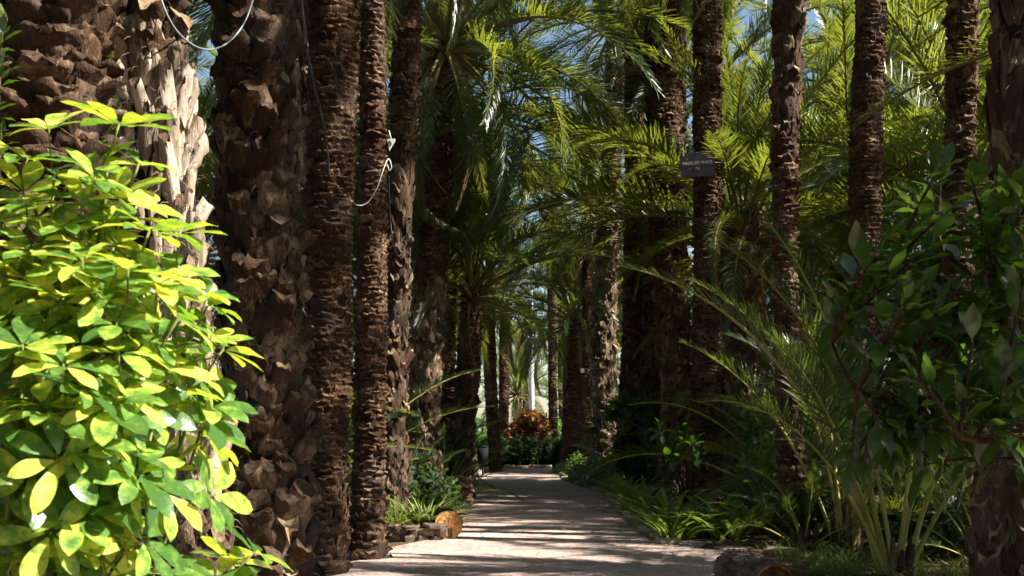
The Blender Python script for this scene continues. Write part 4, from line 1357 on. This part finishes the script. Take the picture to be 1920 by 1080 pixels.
def edging(label, pts, step, sz, seed, name='stone_edging'):
    r = rng(seed)
    t = thing(name, label, 'edging', Vector((pts[0][0], pts[0][1], 0)))
    base = Vector((pts[0][0], pts[0][1], 0))
    for (x0, y0), (x1, y1) in zip(pts, pts[1:]):
        L_ = math.hypot(x1 - x0, y1 - y0)
        k = max(1, int(L_ / step))
        a = math.atan2(y1 - y0, x1 - x0)
        for i in range(k):
            f = (i + 0.5) / k
            p = Vector((x0 + (x1 - x0) * f, y0 + (y1 - y0) * f, sz[2] * 0.32)) - base
            m = Matrix.Translation(p + Vector((r.uniform(-.03, .03), r.uniform(-.03, .03), r.uniform(-.015, .015)))) @ Matrix.Rotation(a + r.uniform(-0.2, 0.2), 4, 'Z') @ Matrix.Rotation(r.uniform(-0.12, 0.12), 4, 'X') @ Matrix.Diagonal((step * 1.05 * r.uniform(0.85, 1.1), sz[1] * r.uniform(0.8, 1.15), sz[2] * r.uniform(0.8, 1.2), 1))
            link('stone', STONES[r.randrange(6)], t, m)
    return t
edging('pale flat stones edging the bed below the plaque palm', [(1.88, 16.45), (2.35, 15.75), (2.95, 15.25), (3.4, 15.0)], 0.42, (1, 0.46, 0.07), 1, 'stone_edging')
edging('low stones edging the shaded middle of the right border', [(1.95, 17.0), (1.9, 20.0), (1.95, 23.0), (2.1, 28.0)], 0.42, (1, 0.26, 0.08), 2)
edging('low stones edging the green ground cover on the right', [(2.05, 29.0), (1.62, 33.6), (1.5, 36.0), (1.58, 41.0)], 0.5, (1, 0.26, 0.10), 3)
edging('low kerb stones across the end of the path in front of the hedge', [(-0.75, 45.7), (1.5, 45.7)], 0.45, (1, 0.2, 0.16), 4)
edging('weathered stones edging the left side of the path near the bin', [(-0.95, 30.0), (-1.15, 37.0), (-0.8, 44.5)], 0.5, (1, 0.22, 0.14), 5)
# stone ledge: two courses and flat cap slabs
def ledge():
    r = rng(9)
    base = Vector((-1.75, 16.6, 0))
    t = thing('stone_ledge', 'low weathered stone planter ledge beside the cut log on the left', 'ledge', base)
    for cours in range(2):
        for i in range(5):
            m = Matrix.Translation((0.05 + i * 0.18 + 0.06 * cours, 0.12, 0.045 + 0.085 * cours)) @ Matrix.Rotation(r.uniform(-.15, .15), 4, 'Z') @ Matrix.Diagonal((0.21 * r.uniform(0.7, 1.35), 0.26, 0.10 * r.uniform(0.7, 1.2), 1))
            link('stone', DARK_STONES[r.randrange(6)], t, m)
    for x0, x1, z in ((-0.05, 0.30, 0.20), (0.31, 0.56, 0.19), (0.57, 0.92, 0.205)):
        m = Matrix.Translation(((x0 + x1) / 2, 0.14, z)) @ Matrix.Rotation(r.uniform(-.03, .03), 4, 'Y') @ Matrix.Rotation(r.uniform(-.2, .2), 4, 'Z') @ Matrix.Diagonal(((x1 - x0) * 1.12, 0.42, 0.055, 1))
        link('cap_slab', STONES[r.randrange(6)] if x0 > 9 else DARK_STONES[r.randrange(6)], t, m)
    b = MB(); b.box((-0.1, 0.26, -0.05), (0.95, 1.9, 0.15), 0, 0.03, r)
    link('soil_bed', b.mesh('soil_bed', [M['soil']], smooth=False), t)
ledge()

def log(name, label, c1, c2, rad, seed, hollow=0.0, bark='log', end='log_end'):
    """c1 = centre of the visible cut end, c2 = far end"""
    r = rng(seed)
    base = c1.copy()
    ax = (c2 - c1)
    L_ = ax.length; ax.normalize()
    u = Vector((0, 0, 1)); u = (u - ax * u.dot(ax)).normalized(); v = ax.cross(u)
    t = thing(name, label, 'log', base)
    b = MB(); sides = 28; K = 12
    for i in range(K + 1):
        f = i / K
        for k in range(sides):
            a = 6.283 * k / sides
            q = rad * (1 + 0.07 * mnoise.noise(Vector((math.cos(a) * 3, math.sin(a) * 3, f * 4 + seed))) + 0.03 * mnoise.noise(Vector((math.cos(a) * 9, math.sin(a) * 9, f * 3 + seed))))
            b.v.append(tuple(ax * (L_ * f + (0.02 * mnoise.noise(Vector((a * 2, 1, seed))) if i == 0 else 0)) + (u * math.cos(a) + v * math.sin(a)) * q))
    for i in range(K):
        for k in range(sides):
            k2 = (k + 1) % sides
            b.face((i * sides + k, (i + 1) * sides + k, (i + 1) * sides + k2, i * sides + k2), 0)
    b.face(tuple(K * sides + k for k in range(sides)), 0)
    link('bark', b.mesh('bark', [M[bark]]), t)
    e = MB()
    rings = [(0.985, 0.0), (0.86, 0.004), (0.80, hollow * 0.5), (0.45, hollow), (0.0, hollow * 1.1)]
    for q, dep in rings[:-1]:
        for k in range(sides):
            a = 6.283 * k / sides
            p0 = Vector(b.v[k])
            rv = (p0 - ax * p0.dot(ax))
            e.v.append(tuple(rv * q + ax * (p0.dot(ax) + dep + 0.012 * mnoise.noise(Vector((rv.x * q * 20, rv.y * q * 20, rv.z * q * 20))))))
    e.v.append(tuple(ax * hollow * 1.1))
    for j in range(len(rings) - 2):
        for k in range(sides):
            k2 = (k + 1) % sides
            e.face((j * sides + k, j * sides + k2, (j + 1) * sides + k2, (j + 1) * sides + k), 0)
    j = len(rings) - 2
    for k in range(sides):
        e.face((j * sides + k, j * sides + (k + 1) % sides, len(e.v) - 1), 0)
    link('cut_end', e.mesh('cut_end', [M[end]], smooth=False), t)
    # bark ridges running along the log
    rb = MB()
    for i in range(420):
        a = r.uniform(0, 6.283); f = r.uniform(0.0, 0.9); ln = r.uniform(0.10, 0.30)
        d0 = u * math.cos(a) + v * math.sin(a)
        da = r.uniform(-0.25, 0.25)
        d1 = u * math.cos(a + da) + v * math.sin(a + da)
        w_ = ax.cross(d0) * r.uniform(0.006, 0.014)
        p0 = ax * L_ * f + d0 * rad * 1.01; p1 = ax * min(L_, L_ * f + ln * 0.5) + (d0 + d1).normalized() * rad * 1.10; p2 = ax * min(L_, L_ * f + ln) + d1 * rad * 1.01
        k = len(rb.v)
        for q in (p0, p1 - w_, p1 + w_, p2):
            rb.v.append(tuple(q))
        rb.face((k, k + 1, k + 2)); rb.face((k + 1, k + 3, k + 2))
    o = link('bark_ridge', rb.mesh('bark_ridge', [M[bark]], smooth=False), t)
    o['kind'] = 'stuff'
log('fallen_palm_log', 'grey weathered palm log with hollow brown end at the bottom edge of the path', Vector((2.20, 10.7, 0.165)), Vector((2.06, 11.9, 0.17)), 0.19, 5, 0.22)
log('sawn_log', 'short log with orange-brown sawn end lying beside the stone ledge', Vector((-0.835, 16.85, 0.205)), Vector((-1.0, 17.7, 0.205)), 0.19, 8, 0.0, 'bark', 'sawn_end')
def stump():
    base = gpx(868, 948)
    t = thing('palm_stump', 'dark cut palm stump at the left path edge', 'stump', base)
    tr, top = trunk(t, base, [(base.copy(), 0.20), (base + Vector((0, 0, 0.44)), 0.19)], [(0, 'ringb')], 66, False)
    b = MB(); 
    for k in range(16):
        a = 6.283 * k / 16
        b.v.append((0.165 * math.cos(a), 0.165 * math.sin(a), 0.455 + 0.01 * math.sin(a * 3)))
    b.v.append((0, 0, 0.445))
    for k in range(16):
        b.face((k, (k + 1) % 16, 16))
    link('cut_top', b.mesh('cut_top', [M['bark']], smooth=False), t)
stump()

# litter bin
def litter_bin():
    base = gpx(905, 893)
    t = thing('litter_bin', 'dark green round litter bin on a post at the left path edge', 'bin', base)
    b = MB(); b.tube([Vector((0, 0, 0)), Vector((0, 0, 0.40))], [0.03, 0.03], 10)
    b.tube([Vector((0, 0, 0.0)), Vector((0, 0, 0.03))], [0.10, 0.09], 12)
    link('post', b.mesh('post', [M['rubber']]), t)
    b = MB(); b.tube([Vector((0, 0, 0.36)), Vector((0, 0, 0.38)), Vector((0, 0, 0.90))], [0.13, 0.165, 0.175], 20)
    link('drum', b.mesh('drum', [M['bin']]), t)
    b = MB(); b.tube([Vector((0, 0, 0.885)), Vector((0, 0, 0.915))], [0.188, 0.188], 20)
    link('rim', b.mesh('rim', [M['bin']]), t)
litter_bin()

# name plaque on its palm
def plaque():
    Z = 23.55
    c = px(1308, 308, Z)
    t = thing('name_plaque', 'dark slate name plaque with white lettering fixed to a palm trunk', 'sign', c)
    t.rotation_euler = (R(4), R(-3.2), R(-8))
    b = MB(); b.box((-0.315, -0.012, -0.225), (0.315, 0.012, 0.225))
    pl = link('board', b.mesh('board', [M['plaque']], smooth=False), t)
    for txt, z, sz, sx in (('MANUEL LORA TAMAYO', 0.022, 0.072, 0.60), ('1964', -0.075, 0.072, 0.62)):
        cu = bpy.data.curves.new('lettering', 'FONT')
        cu.body = txt; cu.size = sz * 1.12; cu.align_x = 'CENTER'; cu.align_y = 'CENTER'; cu.extrude = 0.0015
        cu.materials.append(M['letter'])
        tmp = bpy.data.objects.new('lettering_source', cu)
        o = bpy.data.objects.new('lettering', bpy.data.meshes.new_from_object(tmp)); C.objects.link(o); o.parent = pl
        bpy.data.objects.remove(tmp)
        o.location = (-0.005, -0.0145, z); o.rotation_euler = (R(90), 0, 0); o.scale = (sx, 1, 1)
    for z in (0.20, -0.20):
        b = MB(); b.tube([Vector((0, -0.018, z)), Vector((0, -0.006, z))], [0.011, 0.011], 8)
        link('screw', b.mesh('screw', [M['screw']]), pl)
    b = MB(); b.tube([Vector((0.18 + 0.345 * math.cos(6.2832 * k / 20), 0.45 + 0.345 * math.sin(6.2832 * k / 20), 0.02)) for k in range(21)], [0.012] * 21, 6, 0, False)
    link('strap', b.mesh('strap', [M['rubber']]), t)
    b = MB(); b.box((-0.05, 0.013, -0.06), (0.05, 0.34, 0.06))
    link('bracket', b.mesh('bracket', [M['rubber']], smooth=False), t)
plaque()

def cable(name, label, pts, rad, mat):
    base = pts[0].copy()
    # smooth through the points
    P = [p - base for p in pts]
    out = []
    for i in range(len(P) - 1):
        p0 = P[max(0, i - 1)]; p1 = P[i]; p2 = P[i + 1]; p3 = P[min(len(P) - 1, i + 2)]
        for k in range(8):
            t = k / 8
            out.append(0.5 * ((2 * p1) + (p2 - p0) * t + (2 * p0 - 5 * p1 + 4 * p2 - p3) * t * t + (3 * p1 - p0 - 3 * p2 + p3) * t ** 3))
    out.append(P[-1])
    b = MB(); b.tube(out, [rad] * len(out), 6)
    return thing(name, label, 'cable', base, None, b.mesh(name, [M[mat]]))
cable('hanging_cable', 'pale blue-grey cable looping between the bleached palm and the thick chunky palm', [px(285, -60, 8.6), px(312, 25, 8.6), px(345, 72, 8.9), px(388, 93, 9.3), px(430, 78, 9.8), px(462, 35, 10.2), px(482, -30, 10.3)], 0.0065, 'cable_pale')
cable('white_wire', 'thin white wire drooping across the sunlit slender palm', [px(668, 384, 13.75), px(678, 385, 13.85), px(692, 377, 13.95), px(708, 350, 13.95), px(718, 320, 14.0), px(728, 298, 14.1), px(734, 312, 14.1), px(730, 320, 14.1), px(726, 308, 14.1)], 0.0065, 'cable_white')
cable('thin_wire', 'thin dull wire running down the dark ringed palm to the white wire', [px(618, 325, 12.5), px(630, 345, 12.55), px(648, 370, 12.9), px(668, 384, 13.75)], 0.0045, 'cable_dull')
cable('black_cable', 'thin black cable running up the dark ringed palm', [px(562, -40, 12.4), px(572, 60, 12.45), px(585, 140, 12.5), px(603, 215, 12.55), px(612, 260, 12.55), px(618, 330, 12.55)], 0.009, 'cable_black')
cable('black_cable', 'black cable hanging behind the sunlit slender palm below the white tag', [px(729, 330, 14.3), px(731, 400, 14.3), px(738, 460, 14.4), px(750, 480, 16.0), px(760, 450, 19.0)], 0.008, 'cable_black')

def white_tag():
    c = px(735, 270, 14.05)
    t = thing('white_tag', 'small white triangular tag on the flank of the sunlit slender palm', 'tag', c)
    k = 14.05 / F
    b = MB()
    pr = [(-9 * k, 9 * k), (6 * k, 10 * k), (6 * k, 5 * k), (-5 * k, -13 * k)]
    for y in (-0.008, 0.008):
        for x, z in pr:
            b.v.append((x, y, z))
    b.face((0, 1, 2, 3)); b.face((7, 6, 5, 4))
    for i in range(4):
        b.face((i, i + 4, (i + 1) % 4 + 4, (i + 1) % 4))
    link('plate', b.mesh('plate', [M['white']], smooth=False), t)
    b = MB(); b.tube([Vector((-2 * k, 0, 10 * k)), Vector((-6 * k, 0.0, 26 * k))], [0.008, 0.006], 6)
    link('stem', b.mesh('stem', [M['white']]), t)
    b = MB(); b.tube([Vector((-5 * k, -0.012, 6 * k)), Vector((-1 * k, -0.012, 1 * k)), Vector((-2 * k, -0.012, -3 * k))], [0.006, 0.006, 0.004], 5)
    link('mark', b.mesh('mark', [M['screw']]), t)
white_tag()
def spotlight():
    c = px(802, 156, 24.6)
    t = thing('white_lamp', 'small white garden lamp on the dark palm with broken boots', 'lamp', c)
    b = MB(); d = Vector((0.62, -0.1, 0.78))
    b.tube([d * -0.13, d * -0.06, d * 0.03, d * 0.09, d * 0.12], [0.015, 0.045, 0.085, 0.08, 0.03], 12)
    link('housing', b.mesh('housing', [M['white']]), t)
    b = MB(); b.tube([Vector((0, 0.02, 0)), Vector((0.06, 0.12, -0.10)), Vector((0.12, 0.25, -0.12))], [0.018, 0.018, 0.018], 6)
    link('arm', b.mesh('arm', [M['white']]), t)
spotlight()
def white_box():
    c = px(1092, 695, 36.3)
    t = thing('junction_box', 'small pale junction box on the pale booted palm', 'box', c)
    b = MB(); b.box((-0.05, -0.05, -0.06), (0.05, 0.05, 0.06))
    link('case', b.mesh('case', [M['cable_dull']], smooth=False), t)
    b = MB(); b.box((-0.08, 0.05, 0.05), (0.6, 0.07, 0.07))
    link('bracket', b.mesh('bracket', [M['rubber']], smooth=False), t)
white_box()
def mast():
    base = Vector((0.96, 63.0, 0))
    t = thing('white_mast', 'slender white mast beyond the hedge at the path end', 'mast', base)
    b = MB(); b.tube([Vector((0, 0, 0)), Vector((0, 0, 4.0)), Vector((0, 0, 8.5))], [0.15, 0.13, 0.07], 14)
    link('pole', b.mesh('pole', [M['pole']]), t)
    b = MB(); b.tube([Vector((0, 0, 0)), Vector((0, 0, 0.25))], [0.26, 0.24], 14)
    link('base', b.mesh('base', [M['pole']]), t)
    b = MB(); b.tube([Vector((0, 0, 8.4)), Vector((0, -0.5, 8.9)), Vector((0, -1.3, 9.0))], [0.06, 0.05, 0.04], 8); b.box((-0.12, -1.8, 8.93), (0.12, -1.25, 9.05))
    link('lamp_arm', b.mesh('lamp_arm', [M['pole']]), t)
mast()
def red_sign():
    base = Vector((1.05, 55.0, 0))
    t = thing('red_sign', 'red octagonal road sign peeking over the orange bush', 'sign', base)
    b = MB(); b.tube([Vector((0, 0, 0)), Vector((0, 0, 2.2))], [0.03, 0.03], 10)
    link('post', b.mesh('post', [M['pole']]), t)
    b = MB()
    for y in (-0.05, -0.035):
        for i in range(8):
            a = R(22.5 + 45 * i)
            b.v.append((0.31 * math.cos(a), y, 1.82 + 0.31 * math.sin(a)))
    b.face(tuple(range(8))); b.face(tuple(range(8, 16))[::-1])
    for i in range(8):
        b.face((i, i + 8, (i + 1) % 8 + 8, (i + 1) % 8))
    link('face', b.mesh('face', [M['red']], smooth=False), t)
red_sign()

# ------------------------------------------------------------------ fallen leaflets and grit on the ground
def litter():
    r = rng(4242)
    b = MB()
    for i in range(5200):
        y = 7.0 + 38 * r.random() ** 1.6
        l, q = edge_x(LEFT_EDGE, y), edge_x(RIGHT_EDGE, y)
        onpath = r.random() < 0.45
        if onpath:
            u = r.random()
            u = u ** 2.2 if r.random() < 0.5 else 1 - u ** 2.2
            x = l + (q - l) * u; z = 0.034
        else:
            x = (l - r.uniform(0, 3.0)) if r.random() < 0.4 else (q + r.uniform(0, 4.0)); z = 0.05
        a = r.uniform(0, 6.283)
        ln = r.uniform(0.03, 0.13) if onpath else r.uniform(0.05, 0.30)
        d = Vector((math.cos(a), math.sin(a), r.uniform(-0.02, 0.12)))
        blade(b, Vector((x, y, z)), d, Vector((0, 0, 1)), ln, ln * r.uniform(0.03, 0.12) + 0.003, (0.5, 1.0, 0.7, 0.0), 0.25, r.uniform(-0.3, 0.4))
    o = link('leaf_litter', b.mesh('leaf_litter', [M['frond_dead']]))
    o['kind'] = 'stuff'
    o['label'] = 'dry fallen palm leaflets scattered on the gravel and soil'
    o['category'] = 'leaf litter'
litter()
